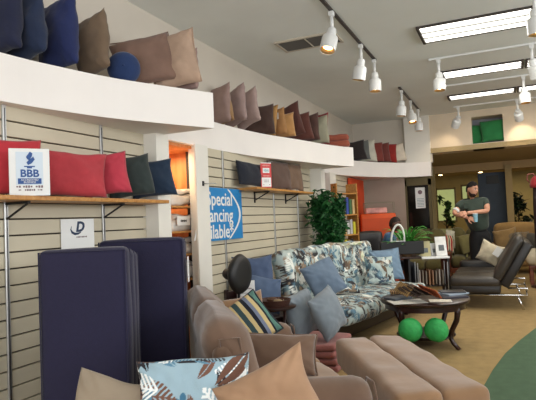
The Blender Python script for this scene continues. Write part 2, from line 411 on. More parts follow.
# lit greenish glass bays in the back room
M_gl = mat('green_lit_glass', (196, 206, 132), .3, emit=.5, var=.15, vs=3)
for (a, b_, y0, y1) in ((438, 455, 189, 221), (462, 467.5, 186, 199)):
    A = ony(a, y1, 16.5); D = ony(b_, y0, 16.5)
    w = B().box(((A.x+D.x)/2, 16.5, (A.z+D.z)/2), (D.x-A.x, .03, D.z-A.z)).build('window_%d' % (1 if a < 450 else 2), M_gl); struct(w)
    fb = B()
    for c, d in (((A.x, 16.48, (A.z+D.z)/2), (.05, .06, D.z-A.z+.1)), ((D.x, 16.48, (A.z+D.z)/2), (.05, .06, D.z-A.z+.1)), (((A.x+D.x)/2, 16.48, D.z+.02), (D.x-A.x, .06, .05)), (((A.x+D.x)/2, 16.48, A.z-.02), (D.x-A.x, .06, .05))): fb.box(c, d)
    fb.build('window_frame', mat('window_frame_paint', (150, 130, 80), .6), w)
# ------------------------------------------------------------------ shelf standards (slotted metal strips)
def standard(Y, z0, z1, label):
    b = B(); b.box((XS+.008, Y, (z0+z1)/2), (.016, .028, z1-z0), bev=.003, seg=1)
    t = b.build('shelf_standard', M_metal); tag(t, label, 'shelf standard', 'slotted metal strips on the slatwall')
    s = B(); s.box((XS+.0165, Y, (z0+z1)/2), (.002, .005, z1-z0-.04)); s.build('slot_channel', M_black, t)
standard(2.33, .1, 2.2, 'slotted metal strip at the far left of the slatwall')
standard(3.2, .1, 2.2, 'slotted metal strip behind the navy mattresses')
standard(5.12, .1, 2.2, 'slotted metal strip behind the blue banner')
standard(6.48, .1, 2.2, 'slotted metal strip running up to the middle of the upper pillow shelf')
standard(7.36, .1, 2.2, 'slotted metal strip beside the leafy tree')

# ------------------------------------------------------------------ pillow shelves
def shelf(y0, y1, z, depth, label, brs):
    t = thing('wall_shelf', label, 'shelf', (XS, (y0+y1)/2, z), 0, 'pine shelves on the slatwall')
    b = B(); b.box((depth/2, 0, 0), (depth, y1-y0, .028), bev=.005); b.build('shelf_board', M_shelf, t)
    for y in brs:
        b = B(); b.prism([(0, -.012), (depth*.8, -.012), (depth*.8, .012), (0, .012)], -.03, -.016)
        b.tube([(.01, 0, -.12), (depth*.75, 0, -.03)], .007, n=6); b.box((.008, 0, -.08), (.012, .024, .14))
        o = b.build('bracket', M_black, t); o.location.y = y-(y0+y1)/2
SZ1 = 1.6; SZ2 = 1.785
shelf(.6, 3.72, SZ1, .26, 'long pine shelf holding red and dark pillows', (2.33, 3.2))
shelf(5.45, 7.42, SZ2, .26, 'pine shelf above the blue banner holding three pillows', (5.9, 6.9))

# ------------------------------------------------------------------ pillows on the ledges
def ledge_x(P, Y):
    f = fine(P)
    for (x0, y0), (x1, y1) in zip(f, f[1:]):
        if y0 <= Y <= y1: return x0+(x1-x0)*(Y-y0)/(y1-y0+1e-9)
    return f[-1][0]
def on_ledge(P, px, off, z=2.5, ylo=1.2, yhi=11.5, front=None):
    best = None
    for i in range(400):
        Y = ylo+(yhi-ylo)*i/399; X = (front if front is not None else ledge_x(P, Y))-off
        e = abs(proj((X, Y, z))[0]-px)
        if best is None or e < best[0]: best = (e, X, Y)
    return Vector((best[1], best[2], z))
G1 = 'pillows along the top ledge'
def F(n, c, **k): return fabric('cloth_'+n, c, **k)
LP1 = [  # px, size w, h, thickness, yaw, roll, lean, off, cloth, label
 (-3, .40, .50, .17, 0, -8, 6, .2, F('navy_a', (20, 26, 54)), 'dark navy throw pillow at the extreme left end of the top ledge'),
 (22, .40, .50, .17, -6, -10, 6, .2, F('navy_b', (24, 38, 66)), 'wrinkled slate navy pillow, second from the left on the top ledge'),
 (56, .40, .54, .17, -6, -5, 4, .2, F('navy_c', (24, 36, 82)), 'bright navy pillow beside the olive brown one on the top ledge'),
 (90, .36, .50, .17, -10, -12, 6, .19, F('olive_brown', (112, 92, 72)), 'olive brown pillow between bright navy pillow and round blue cushion'),
 (146, .50, .42, .18, 34, -14, 10, .24, F('taupe_brown', (124, 96, 82)), 'brown taupe pillow with cord edge next to the round blue cushion'),
 (174, .42, .48, .18, 12, -10, 6, .17, F('light_taupe', (176, 148, 126)), 'light taupe pillow with corded edge near the end of the near ledge'),
]
for (px, w, h, t, yaw, roll, lean, off, m, lab) in LP1:
    pillow(lab, G1, on_ledge(L1, px, off, yhi=3.8), w, h, t, m, yaw, lean, roll, pipe=m if 'cord' in lab else None)
# round bolster cushion
p = on_ledge(L1, 124, .13, yhi=3.8)
rc = thing('round_cushion', 'round blue cushion lying between two brown pillows on the ledge', 'cushion', p, math.radians(38))
b = B(); b.lathe([(0, -.085), (.06, -.08), (.105, -.06), (.125, -.02), (.125, .02), (.105, .06), (.06, .08), (0, .085)], n=28)
o = b.build('cushion_body', F('royal_blue', (28, 50, 92)), rc, smooth=True); o.rotation_euler = (PI/2, 0, 0); o.location = (0, 0, .125)
b = B(); b.ball((0, -.086, .125), .010, (1, .5, 1)); b.build('button', F('royal_blue', (28, 50, 92)), rc, smooth=True)
m = F('mauve', (150, 124, 116))
pillow('small mauve pillow at the very end of the near ledge', G1, on_ledge(L1, 200, .22, yhi=3.8), .3, .38, .12, m, -10, 6, -4)
M_mv2 = F('mauve_pink', (158, 134, 128)); M_gold = F('gold', (168, 126, 74)); M_ch = F('chocolate', (70, 48, 40)); M_rb = F('red_brown', (92, 50, 40))
LP2 = [
 (217, .40, .48, .15, -18, -8, 8, .12, m, 'dusty mauve pillow first on the middle ledge behind a tan one'),
 (223, .28, .34, .12, -12, -14, 4, .06, F('tan_weave', (156, 122, 84)), 'small tan quilted pillow leaning in front of a mauve pillow'),
 (234, .40, .50, .16, -24, -14, 8, .08, M_mv2, 'pinkish mauve pillow to the right of the small tan quilted one'),
 (246, .40, .48, .15, -22, -16, 8, .04, F('mauve_light', (170, 146, 138)), 'pale pinkish pillow just before the dark chocolate one'),
 (258, .46, .42, .14, 22, -3, 8, .12, M_ch, 'wide dark chocolate pillow beside a gold pillow on the middle ledge'),
 (264, .42, .44, .14, -16, 2, 8, .17, M_gold, 'gold tan pillow directly right of the wide chocolate pillow'),
 (273, .40, .40, .14, -8, -7, 8, .15, F('gold_b', (160, 116, 70)), 'gold tan pillow, middle one of the three, carrying a white tag'),
 (282, .38, .36, .14, 14, -5, 8, .12, F('gold_c', (178, 132, 80)), 'gold tan pillow, farthest right of the three gold ones'),
 (290, .38, .52, .14, -8, -16, 8, .16, F('dark_rust', (84, 48, 40)), 'tall dark brown pillow with a peaked corner right of the gold pillows'),
 (299, .40, .42, .14, 6, -9, 8, .15, M_rb, 'reddish brown pillow between two darker brown pillows'),
 (307.5, .38, .44, .14, -4, -6, 8, .14, F('brown_c', (84, 56, 48)), 'dark brown pillow just left of the grey green pillow'),
 (316.5, .38, .44, .16, 6, -3, 8, .06, F('sage_grey', (150, 146, 124)), 'grey green pillow near the end of the middle ledge'),
]
for k, (px, w, h, t, yaw, roll, lean, off, mm, lab) in enumerate(LP2):
    pos = on_ledge(L2, px, off+.06, ylo=4.4, yhi=7.8)
    o = pillow(lab, G1, pos, w, h, t, mm, yaw, lean, roll, pipe=None, res=16)
    if k == 6:
        b = B(); b.box((.10, -t*.5-.015, h*.62), (.07, .003, .09)); b.build('tag', M_paper, o)
pos = on_ledge(L2, 317, .1, ylo=4.4, yhi=7.9); pos.y += .13; pos.x -= .03
pillow('thin crimson pillow peeking over the grey green pillow', G1, pos, .34, .49, .07, F('crimson', (140, 38, 40)), 6, 8, -3, res=14)
# folded rust throw at ledge end
pos = on_ledge(L2, 341, .17, ylo=5, yhi=8.0)
th = thing('folded_throw', 'folded rust coloured throw at the far end of the middle ledge', 'throw', (pos.x, pos.y, 2.5), math.radians(14))
for k in range(2):
    b = B(); b.soft((0, 0, .05+.095*k), (.40-.02*k, .32, .10), .042, seg=(8, 6, 2), wob=.012, ws=7, seed=k); b.build('fold', F('rust', (150, 78, 58)), th, smooth=True)
LP3 = [
 (355.5, .42, .40, .12, 15, -6, 8, .12, F('black_brown', (40, 32, 32)), 'nearly black pillow first on the far ledge'),
 (360, .42, .40, .12, 15, -6, 8, .16, F('grey_a', (104, 106, 102)), 'mid grey pillow second on the far ledge'),
 (366.5, .42, .44, .12, 20, -4, 6, .14, F('off_white', (200, 196, 180)), 'tall off white pillow beside the mid grey one on the far ledge'),
 (374, .42, .42, .12, 25, -2, 8, .16, F('wine', (124, 56, 48)), 'wide brick red pillow right of the tall off white one'),
 (381, .42, .42, .12, 20, -4, 8, .16, F('wine_b', (108, 50, 44)), 'brick brown pillow squeezed between two redder pillows'),
 (388.5, .42, .42, .12, 32, 4, 8, .16, F('red_b', (142, 34, 28)), 'bright red pillow near the end of the far ledge'),
 (398, .38, .38, .12, 30, -10, 8, .18, F('ivory', (214, 202, 184)), 'ivory pillow at the right end of the far ledge'),
]
for (px, w, h, t, yaw, roll, lean, off, mm, lab) in LP3:
    pillow(lab, G1, on_ledge(L3, px, off, ylo=8.2, yhi=11.3), w, h, t, mm, yaw, lean, roll, res=14)
# green pillows in the header niche
M_grn = F('green', (34, 116, 62))
for (px, w, h, roll, lab) in ((475.5, .36, .42, 5, 'left green pillow of the pair in the wall niche'), (493, .46, .46, -3, 'right green pillow of the pair, standing in front in the niche')):
    q = ony(px, 140, YB+.06); pillow(lab, 'green pillows in the wall niche', (q.x, YB+.07 + (.13 if px < 480 else 0), zb), w, h, .12, M_grn, 0, 4, roll, res=14)

# ------------------------------------------------------------------ shelf 1 and 2 pillows
G2 = 'pillows on the lower long shelf'
def on_shelf(px, x, z, ylo, yhi): return on_ledge(None, px, 0, z=z, ylo=ylo, yhi=yhi, front=x)
zz = SZ1+.014
M_red = F('coral_red', (178, 56, 64)); M_pink = F('rose_red', (186, 56, 72))
for (px, w, h, t, yaw, roll, x, mm, lab) in (
 (16, .34, .37, .1, 64, 0, -2.74, F('deep_red', (178, 44, 54)), 'red pillow mostly hidden behind the framed certificate'),
 (74, .50, .32, .16, 64, 3, -2.70, M_red, 'coral red lumbar pillow right of the framed certificate'),
 (106, .34, .32, .14, 36, -8, -2.70, M_pink, 'rose red pillow overlapping the dark green grey pillow'),
 (130, .36, .33, .14, 38, -7, -2.72, F('slate_green', (44, 54, 52)), 'dark green grey pillow between rose red and dark teal pillows'),
 (153, .38, .33, .14, 40, -7, -2.72, F('dark_teal', (24, 44, 66)), 'dark teal pillow at the right end of the long shelf')):
    pillow(lab, G2, on_shelf(px, x, zz, .8, 3.8), w, h, t, mm, yaw, 8, roll, pipe=None, res=24)
G3 = 'pillows on the upper shelf by the banner'
z2 = SZ2+.014
for (px, w, h, t, yaw, roll, x, mm, lab) in (
 (253, .50, .29, .11, 78, 4, -2.70, F('ink_navy', (24, 28, 40)), 'ink navy pillow at the left of the upper shelf'),
 (282, .52, .39, .11, 80, 0, -2.71, F('cocoa', (92, 70, 60)), 'cocoa brown pillow in the middle of the upper shelf'),
 (295, .44, .39, .11, 76, 0, -2.69, F('cocoa_b', (112, 88, 70)), 'lighter brown pillow at the right of the upper shelf')):
    pillow(lab, G3, on_shelf(px, x, z2, 5.2, 8.2), w, h, t, mm, yaw, 8, roll, res=18)

def bars(rows, m, parent, y):
    """print too small to read in the photograph: broken ink lines"""
    b = B()
    for x, z, w, h in rows:
        n = max(1, int(w/.012))
        for k in range(n): b.box((x-w/2+w*(k+.5)/n, y, z), (w/n*.7, .001, h*(1 if k % 3 else .7)))
    return b.build('printed_lines', m, parent)
# ------------------------------------------------------------------ framed certificate on the shelf
p = on_shelf(30, -2.615, zz, .9, 3.0)
s = thing('certificate_stand', 'white standing certificate with blue torch emblem and letters BBB', 'sign', p, math.radians(50))
M_blue = mat('print_blue', (32, 78, 142), .5, var=0); M_pblue = mat('print_light_blue', (210, 222, 232), .5, var=0)
b = B(); b.box((0, 0, .143), (.225, .012, .286), bev=.003); b.build('panel', M_paper, s)
b = B(); b.box((0, -.0067, .165), (.15, .001, .2)); b.build('printed_panel', M_pblue, s)
b = B()
b.prism([(-.018, .01), (.004, .042), (.018, .03), (.014, .012), (.0, -.012), (-.012, -.004)], 0, .001)
b.prism([(-.004, -.01), (.022, .012), (.03, -.006), (.012, -.03), (-.008, -.04), (-.016, -.024)], 0, .001)
b.prism([(-.03, -.052), (.03, -.052), (.03, -.045), (-.03, -.045)], 0, .001); b.prism([(-.014, -.06), (.014, -.06), (.014, -.052), (-.014, -.052)], 0, .001)
e = b.build('torch_emblem', M_blue, s); e.location = (0, -.0078, .225); e.rotation_euler = (PI/2, 0, 0)
text('large_lettering', 'BBB', .062, M_blue, s, (0, -.0078, .133), bold=.002)
b = B(); b.box((0, -.0078, .088), (.13, .001, .034)); b.build('blue_band', M_blue, s)
text('band_lettering', 'ACCREDITED\nBUSINESS', .016, M_paper, s, (0, -.009, .088))
bars([(-.062, .055, .028, .012), (-.012, .055, .055, .014), (.052, .055, .045, .014), (.0, .035, .06, .012), (-.055, .035, .02, .008), (.055, .035, .03, .008)], mat('print_grey', (120, 96, 100), .5, var=0), s, -.0078)
b = B(); b.prism([(-.02, 0), (.02, 0), (.02, .1), (-.02, .1)], 0, .004); b.build('easel_foot', M_paper, s)

# white D sign above mattresses
p = on_shelf(78, -2.70, 1.3, 1.5, 4)
s = thing('paper_sign', 'white paper sign with dark blue swoosh letter above the navy mattress', 'sign', (-2.83, p.y+.14, 1.29), math.radians(86))
b = B(); b.box((0, 0, .065), (.30, .004, .24)); b.build('sheet', M_paper, s)
text('letter', 'D', .1, mat('print_navy', (30, 52, 84), .5, var=0), s, (.015, -.004, .125), bold=.004, shear=.2)
b = B(); b.tube([(-.055, 0, .045), (-.062, 0, .02), (-.05, 0, .0), (-.025, 0, -.012), (.005, 0, -.01), (.03, 0, .0)], [.001, .005, .008, .009, .007, .003], n=6)
o = b.build('swoosh', mat('print_navy', (30, 52, 84), .5, var=0), s, smooth=True); o.location = (-.005, -.004, .09); o.scale = (1, .2, 1)
bars([(.03, .055, .10, .010)], mat('print_grey', (120, 96, 100), .5, var=0), s, -.003)

# small red/white sign on upper shelf
p = on_shelf(266.5, -2.60, z2, 5.2, 8.2)
s = thing('price_sign', 'small red and white notice standing on the upper shelf', 'sign', p, math.radians(55))
M_pred = mat('print_red', (206, 46, 44), .5, var=0)
b = B(); b.box((0, 0, .15), (.145, .006, .30)); b.build('card', M_pred, s)
b = B(); b.box((0, -.0038, .205), (.09, .001, .06)); b.box((0, -.0038, .066), (.125, .001, .11)); b.box((0, -.0032, .295), (.145, .001, .01)); b.build('white_field', M_paper, s)
bars([(0, .265, .10, .02), (0, .142, .09, .018)], mat('print_pale_red', (226, 150, 140), .5, var=0), s, -.0045)
bars([(0, .205, .07, .03)], mat('print_teal_b', (130, 170, 170), .5, var=0), s, -.0048); bars([(0, .09, .07, .008), (0, .07, .07, .008), (-.04, .035, .012, .012), (.04, .035, .012, .012)], mat('print_grey', (120, 96, 100), .5, var=0), s, -.0048)

# blue banner
yA, yB_ = onx(200, 200, XS+.035).y, onx(241, 190, XS+.035).y
zT, zBt = onx(241, 190, XS).z, onx(241, 238, XS).z
s = thing('hanging_banner', 'bright blue banner with white lettering hanging on the slatwall', 'banner', (XS+.03, (yA+yB_)/2+.01, (zT+zBt)/2), PI/2)
wB = yB_-yA; hB = zT-zBt
M_ban = mat('banner_blue', (30, 132, 196), .5, var=.03)
b = B(); b.box((0, 0, 0), (wB, .004, hB)); b.build('cloth', M_ban, s)
text('lettering', 'Special\nFinancing\nAvailable*', .205, M_paper, s, (onx(232.5, 215, XS+.035).y-(yA+yB_)/2, -.005, -.02), bold=.003, align='RIGHT')
b = B()
arc = [(.20+.20*math.sin(a), hB*.5*math.cos(a)*-1) for a in [PI*.02+PI*.96*k/24 for k in range(25)]]
arc = [(wB/2-.32+.26*math.sin(PI*k/24), hB/2-.01-(hB-.02)*k/24) for k in range(25)]
for (x0_, z0_), (x1_, z1_) in zip(arc, arc[1:]):
    v = [b.bm.verts.new(q) for q in ((x0_-.02, -.0035, z0_), (x0_+.02, -.0035, z0_), (x1_+.02, -.0035, z1_), (x1_-.02, -.0035, z1_))]; b.bm.faces.new(v)
b.build('white_arc', M_paper, s)
b = B()
for cx in (-1, 1): b.lathe([(.012, -.002), (.012, .002)], (cx*(wB/2-.04), 0, 0), n=10)
o = b.build('grommets', M_metal, s); o.rotation_euler = (PI/2, 0, 0); o.location = (0, -.004, hB/2-.03)
# coat hook on post
p = onx(203, 183.5, -2.785)
t = thing('coat_hook', 'small dark hook screwed to the white post', 'hook', p)
b = B(); b.box((.004, 0, 0), (.008, .03, .05), bev=.002); b.build('plate', M_black, t)
b = B(); b.tube([(0, 0, 0), (.05, 0, -.005), (.09, .05, 0), (.09, .11, .0)], .005, n=6); b.build('prong', M_metal, t, smooth=True)

# ------------------------------------------------------------------ niche shelving with bagged white covers
t = thing('niche_rack', 'wooden rack in the orange niche stacked with bagged linens', 'shelf', (-3.2, 4.5, 0))
for z in (.55, .85, 1.1, 1.33, 1.58):
    b = B(); b.box((0, 0, z), (.5, .46, .02), bev=.003, seg=1); b.build('shelf_board', M_shelf, t)
b = B(); b.box((.2, .29, 1.1), (.02, .02, 2.1)); b.build('upright', M_dark, t)
M_bag = mat('clear_bagged_cotton', (214, 208, 200), .3, var=.08, vs=14, bump=.3, bs=12)
for k, (z, py, lab) in enumerate(((1.59, 0, 'white bagged linen roll on the topmost niche shelf'), (1.34, 1, 'white bagged linen bundle with paper label, second niche shelf from the top'), (1.11, 2, 'white bagged linen bundle on the middle niche shelf'), (.86, 3, 'white bagged linen bundle on the fourth niche shelf down'), (.56, 4, 'white bagged linen bundle on the lowest niche shelf in view'))):
    g = thing('bagged_linen', lab, 'linen pack', (-3.12, 4.5, z), random.uniform(-.1, .1), 'bagged linens in the niche')
    b = B(); b.soft((0, 0, .06), (.3, .38, .12), .05, seg=(6, 6, 2), wob=.03, ws=6, seed=k*3); b.build('roll', M_bag, g, smooth=True)
    b = B(); b.soft((.01, .02, .14), (.26, .32, .05), .022, seg=(6, 6, 1), wob=.03, ws=7, seed=k*5); b.build('fold', M_bag, g, smooth=True)
    if k == 1:
        b = B(); b.box((.17, -.02, .10), (.004, .2, .09), rz=0); b.build('paper_label', M_paper, g)
        q_ = bars([(0, 0, .10, .022)], M_black, g, 0); q_.rotation_euler = (0, 0, PI/2); q_.location = (.1735, -.02, .1)

# ------------------------------------------------------------------ navy mattresses leaning/standing
def mattress(px0, px1, d, ztop, T, label, yaw, n, dx=0):
    A = at(px0, 260, d); D = at(px1, 260, d); w = (A-D).length; mid = (A+D)/2
    nrm = Vector((math.sin(yaw), -math.cos(yaw), 0)); c = mid - nrm*(T/2)
    t = thing('folded_mattress', label, 'mattress', (c.x, c.y, 0), yaw, 'navy mattresses stood on end')
    th_ = T/n
    for k in range(n):
        b = B(); b.soft((0, -T/2+th_*(k+.5), ztop/2-.008*k), (w-.015*k, th_*.97, ztop-.02*k), .035, seg=(12, 2, 24), bulge=.006, wob=.006, ws=3, seed=k+d)
        o = b.build('mattress_section', M_navy, t, smooth=True)
        b = B()
        hh = ztop-.02*k; ww = w-.015*k
        for sy in (-1, 1):
            y = -T/2+th_*(k+.5)+sy*th_*.44
            b.tube([(-ww/2+.008, y, .02), (-ww/2+.008, y, hh-.012), (ww/2-.008, y, hh-.012), (ww/2-.008, y, .02)], .006, n=5)
        b.build('seam_piping', M_navy, o, smooth=True)
    return t
YW = math.radians(25)
mattress(37, 126, 2.92, 1.29, .36, 'navy folded mattress standing nearest the camera against the slatwall', YW, 3)
m2 = mattress(98, 184, 3.55, 1.315, .18, 'navy mattress standing behind the nearer folded one, by the niche', YW, 2)
b = B(); b.box((.31, -.06, 1.1), (.003, .05, .17)); b.build('care_label', M_paper, m2)

# ------------------------------------------------------------------ BEIGE SOFA, its long axis u, facing n
U = Vector((-.6, .8, 0)); Nn = Vector((.8, .6, 0)); F0 = Vector((-.65, 2.67, 0))
org = F0 + U*.875 - Nn*.43
rzS = math.atan2(-Nn.x*1, Nn.y*1)  # local +Y = n, local +X = -u
rzS = math.atan2(Nn.y, Nn.x) - PI/2
sofa = thing('loveseat', 'tan microfibre loveseat with rolled arms and loose cushions', 'sofa', org, rzS)
# local x: -u direction => near end is +x ; local y: + = front
b = B(); b.soft((0, -.03, .2), (1.72, .78, .24), .04, seg=(16, 8, 3), wob=.006); b.build('base', M_tan2, sofa, smooth=True)
for sx in (1, -1):
    b = B(); b.soft((sx*.78, .04, .33), (.2, .78, .5), .09, seg=(4, 10, 6), bulge=.012, wob=.008, seed=sx); o = b.build('arm', M_tan2, sofa, smooth=True)
    b = B(); b.tube([(sx*.78+s_*.08, .435, z_) for s_, z_ in ((-1, .12), (-1, .48), (-.6, .555), (.6, .555), (1, .48), (1, .12))], .005, n=5); b.build('piping', M_tan2, o, smooth=True)
for sx in (1, -1):
    b = B(); b.soft((sx*.345, .07, .40), (.68, .72, .15), .055, seg=(12, 12, 2), bulge=.02, wob=.01, ws=5, seed=sx*2); b.build('seat_cushion', M_tan, sofa, smooth=True)
b = B(); b.soft((0, -.32, .46), (1.70, .12, .72), .055, seg=(16, 2, 8), wob=.01); b.build('back_frame', M_tan2, sofa, smooth=True)
for sx in (1, -1):
    b = B(); b.soft((sx*.42, -.26, .66), (.80, .21, .52), .10, seg=(12, 5, 10), bulge=.04, wob=.022, ws=4, seed=sx*3+9, rot=Euler((math.radians(15), 0, 0))); o = b.build('back_cushion', M_tan2, sofa, smooth=True)
    b = B(); ww = .405
    b.tube([(sx*.42+sx*ww*1.0, y_, z_) for y_, z_ in ((-.33, .5), (-.2, .48), (-.25, .84), (-.35, .84), (-.33, .5))], .006, n=5); b.build('piping', M_tan2, o, smooth=True)
for sx in (1, -1):
    for sy in (-1, 1):
        b = B(); b.tube([(sx*.78, sy*.32, 0), (sx*.78, sy*.32, .09)], [.02, .028], n=8); b.build('leg', M_dark, sofa)
def on_sofa(along, front, z): return F0 + U*along - Nn*front + Vector((0, 0, z))
ST = [(0, (52, 74, 78)), (.08, (206, 184, 132)), (.2, (22, 26, 40)), (.32, (120, 128, 150)), (.42, (206, 184, 132)), (.54, (22, 26, 40)), (.6, (88, 128, 116)), (.85, (206, 184, 132)), (.93, (52, 74, 78))]
M_strp = striped('striped_cloth', ST, 4.2, 'X')
o = pillow('striped pillow in green, cream, black and grey on the loveseat', None, onz(249, 362, .48), .38, .34, .14, M_strp, 34, 26, -32, pipe=F('tassel', (40, 50, 56)), res=30)
pillow('brown lumbar pillow lying on the loveseat seat in front of the striped one', None, onz(280, 378, .48), .46, .24, .13, M_tan2, 24, 26, 4, pipe=M_tan2, res=24)

pillow('plain tan cushion behind the striped pillow on the loveseat', None, onz(241, 340, .48), .46, .30, .14, M_tan, 40, 18, -10, res=24)
# near bench (mostly below the frame) carrying the three foreground pillows
q0 = F0 - U*.42 - Nn*.25
bn = thing('upholstered_bench', 'tan upholstered bench in the near foreground carrying three pillows', 'bench', (q0.x-.28, q0.y-.16, 0), rzS)
b = B(); b.soft((0, 0, .28), (.56, 1.5, .2), .06, seg=(6, 10, 3), bulge=.01); b.build('seat', M_tan, bn, smooth=True)
for sx in (1, -1):
    for sy in (-1, 1):
        b = B(); b.tube([(sx*.22, sy*.65, 0), (sx*.22, sy*.65, .2)], [.018, .026], n=8); b.build('leg', M_dark, bn)
LEAFP = [(250, 252, 250), (70, 120, 150), (110, 74, 58), (34, 32, 38), (96, 140, 165), (250, 252, 250), (120, 82, 66)]
M_leaf = mat('leaf_print_cloth', (200, 220, 230), .9, attr=True, bump=.25, bs=200, sheen=.1)
zbch = .41
def near_pillow(px, d, **k):
    v = at(px, 330, d); return (v.x, v.y, zbch)
o = pillow('pale blue pillow with brown and white leaf print in the foreground', None, near_pillow(190, 2.12), .47, .44, .15, M_leaf, 26, 16, -3, res=150,
       paint=lambda me: leaf_paint(me, 12, (160, 186, 198), LEAFP, .17, 3.2))
pillow('large plain beige pillow with a raised corner in the near foreground', None, near_pillow(268, 2.0), .40, .38, .15, F('beige_suede', (168, 132, 102), bump=.3, bs=8), 14, 14, -24, res=60, pinch=.1)
pillow('beige pillow at the foot of the navy mattress, cut by the frame edge', None, near_pillow(108, 2.15), .36, .34, .13, F('beige_linen', (150, 134, 114), bump=.3, bs=8), 30, 16, 14, res=50, pinch=.1)

# ------------------------------------------------------------------ OTTOMAN
cs = [onz(335, 343, .43), onz(378, 333, .43), onz(490, 386, .43)]
ott = thing('ottoman_bench', 'long tan microfibre ottoman bench in front of the coffee table', 'ottoman', (-.735, 3.67, 0), math.radians(-59.5))
for k, sx in enumerate((-1, 1)):
    b = B(); b.soft((0, sx*.137, .325), (1.44, .276, .22), .045, seg=(26, 6, 3), bulge=.004, wob=.012, ws=5, seed=k+4); b.build('cushion', M_tan, ott, smooth=True)
b = B(); b.box((0, 0, .22), (1.3, .42, .03), bev=.01); b.build('base_board', M_black, ott)
for sx in (1, -1):
    for sy in (-1, 1):
        b = B(); b.tube([(sx*.6, sy*.17, 0), (sx*.6, sy*.17, .22)], [.016, .02], n=8); b.build('leg', M_black, ott)

# ------------------------------------------------------------------ pink folded futon with two grey blue pillows
st = thing('folded_mat', 'low stack of folded dusty pink mats on the floor by the loveseat', 'floor mat', (-1.83, 4.92, 0), math.radians(0))
M_pk = fabric('dusty_pink', (150, 92, 86), var=.12)
for k in range(4):
    b = B(); b.soft((.01*(k % 2), 0, .035+.062*k), (.72-.02*k, .6, .06), .028, seg=(10, 8, 1), wob=.012, ws=5, seed=k); b.build('layer', M_pk, st, smooth=True)
M_gb = F('grey_blue', (124, 134, 142), bump=.25)
pillow('grey blue pillow, left one of the two leaning on the pink mats', 'grey blue pillows on the pink mats', tuple(onz(307, 338, .25)), .40, .43, .2, M_gb, 74, 14, -8, res=40, pinch=.04)
pillow('grey blue pillow, right one of the two leaning on the pink mats', 'grey blue pillows on the pink mats', tuple(onz(334, 340, .25)), .40, .43, .2, M_gb, 72, 16, -18, res=40, pinch=.04)

# ------------------------------------------------------------------ LEAF SOFA
ua = math.radians(11)
LX, LY = -1.84, 6.76
leaf = thing('slipcovered_sofa', 'long sofa in a blue, brown and cream leaf print slipcover on a dark base', 'sofa', (LX, LY, 0), PI/2*-1 - ua + PI)
# local frame: +x along the sofa towards the far end, +y = towards the wall (back)
LEAFS = [(34, 32, 36), (232, 234, 226), (84, 122, 142), (60, 76, 92), (104, 84, 66), (40, 36, 38), (124, 152, 160), (150, 128, 104), (70, 90, 100)]
M_leaf2 = mat('leaf_slipcover_cloth', (200, 204, 190), .9, attr=True, bump=.25, bs=60, sheen=.1)
def leafy(b, name, seed, size=.17, par=leaf):
    o = b.build(name, M_leaf2, par, smooth=True); leaf_paint(o.data, seed, (176, 190, 186), LEAFS, size*.8, 2.6, vein=False); return o
SL = 2.45
b = B(); b.soft((0, -.08, .34), (SL, .86, .2), .07, seg=(170, 60, 14), bulge=.02, wob=.03, ws=3, seed=2); leafy(b, 'seat', 3)
b = B(); b.soft((0, .36, .70), (SL, .2, .70), .09, seg=(170, 12, 56), bulge=.02, wob=.035, ws=3, seed=8, rot=Euler((math.radians(-12), 0, 0))); leafy(b, 'backrest', 5)
b = B(); b.box((0, .02, .15), (SL-.1, .7, .16), bev=.01); b.build('base', mat('espresso_frame', (26, 15, 13), .5, var=.1), leaf)
for sx in (1, -1):
    for sy in (-1, 1):
        b = B(); b.box((sx*.98, .02+sy*.28, .04), (.08, .08, .08), bev=.01); b.build('leg', M_dark, leaf)
bpy.context.view_layer.update()
ML = leaf.matrix_basis.copy()
def on_leaf(x, y, z): return tuple(ML @ Vector((x, y, z)))
YL = 90-11
PB = F('powder_blue', (112, 136, 158), bump=.3)
pillow('powder blue pillow at the far right end of the leaf sofa', None, on_leaf(1.0, -.02, .46), .46, .46, .15, PB, 34, 14, -3, res=36, pipe=PB)
def lp(seed): return lambda me: leaf_paint(me, seed, (176, 190, 186), LEAFS, .12, 2.6, vein=False)
pillow('leaf print pillow next to the powder blue pillow on the leaf sofa', 'leaf print pillows on the leaf sofa', on_leaf(.58, -.10, .46), .42, .40, .14, M_leaf2, 38, 18, 4, res=90, paint=lp(31))
pillow('leaf print pillow sitting in the middle of the leaf sofa', 'leaf print pillows on the leaf sofa', on_leaf(-.42, -.08, .46), .42, .30, .14, M_leaf2, 60, 40, 8, res=90, paint=lp(37))
pillow('blue grey pillow with a raised corner at the near end of the leaf sofa', None, on_leaf(-.98, -.10, .46), .42, .44, .18, F('mist_blue', (104, 122, 142), bump=.3), 36, 26, -20, res=40, pinch=.05)
# throw on the back
t = thing('draped_throw', 'pale cream and green throw draped over the far end of the leaf sofa', 'throw', on_leaf(.62, .44, .98), PI/2-ua)
b = B(); b.soft((0, -.13, -.12), (.52, .03, .32), .014, seg=(14, 1, 10), wob=.02, ws=6, seed=3, rot=Euler((math.radians(-12), 0, 0))); b.soft((0, -.01, .05), (.52, .3, .03), .014, seg=(14, 8, 1), wob=.02, ws=6, seed=4)
o = b.build('cloth', M_leaf2, t, smooth=True); leaf_paint(o.data, 8, (214, 216, 190), [(160, 176, 120), (196, 150, 120), (226, 226, 214), (140, 160, 110)], .09, .8, vein=False)

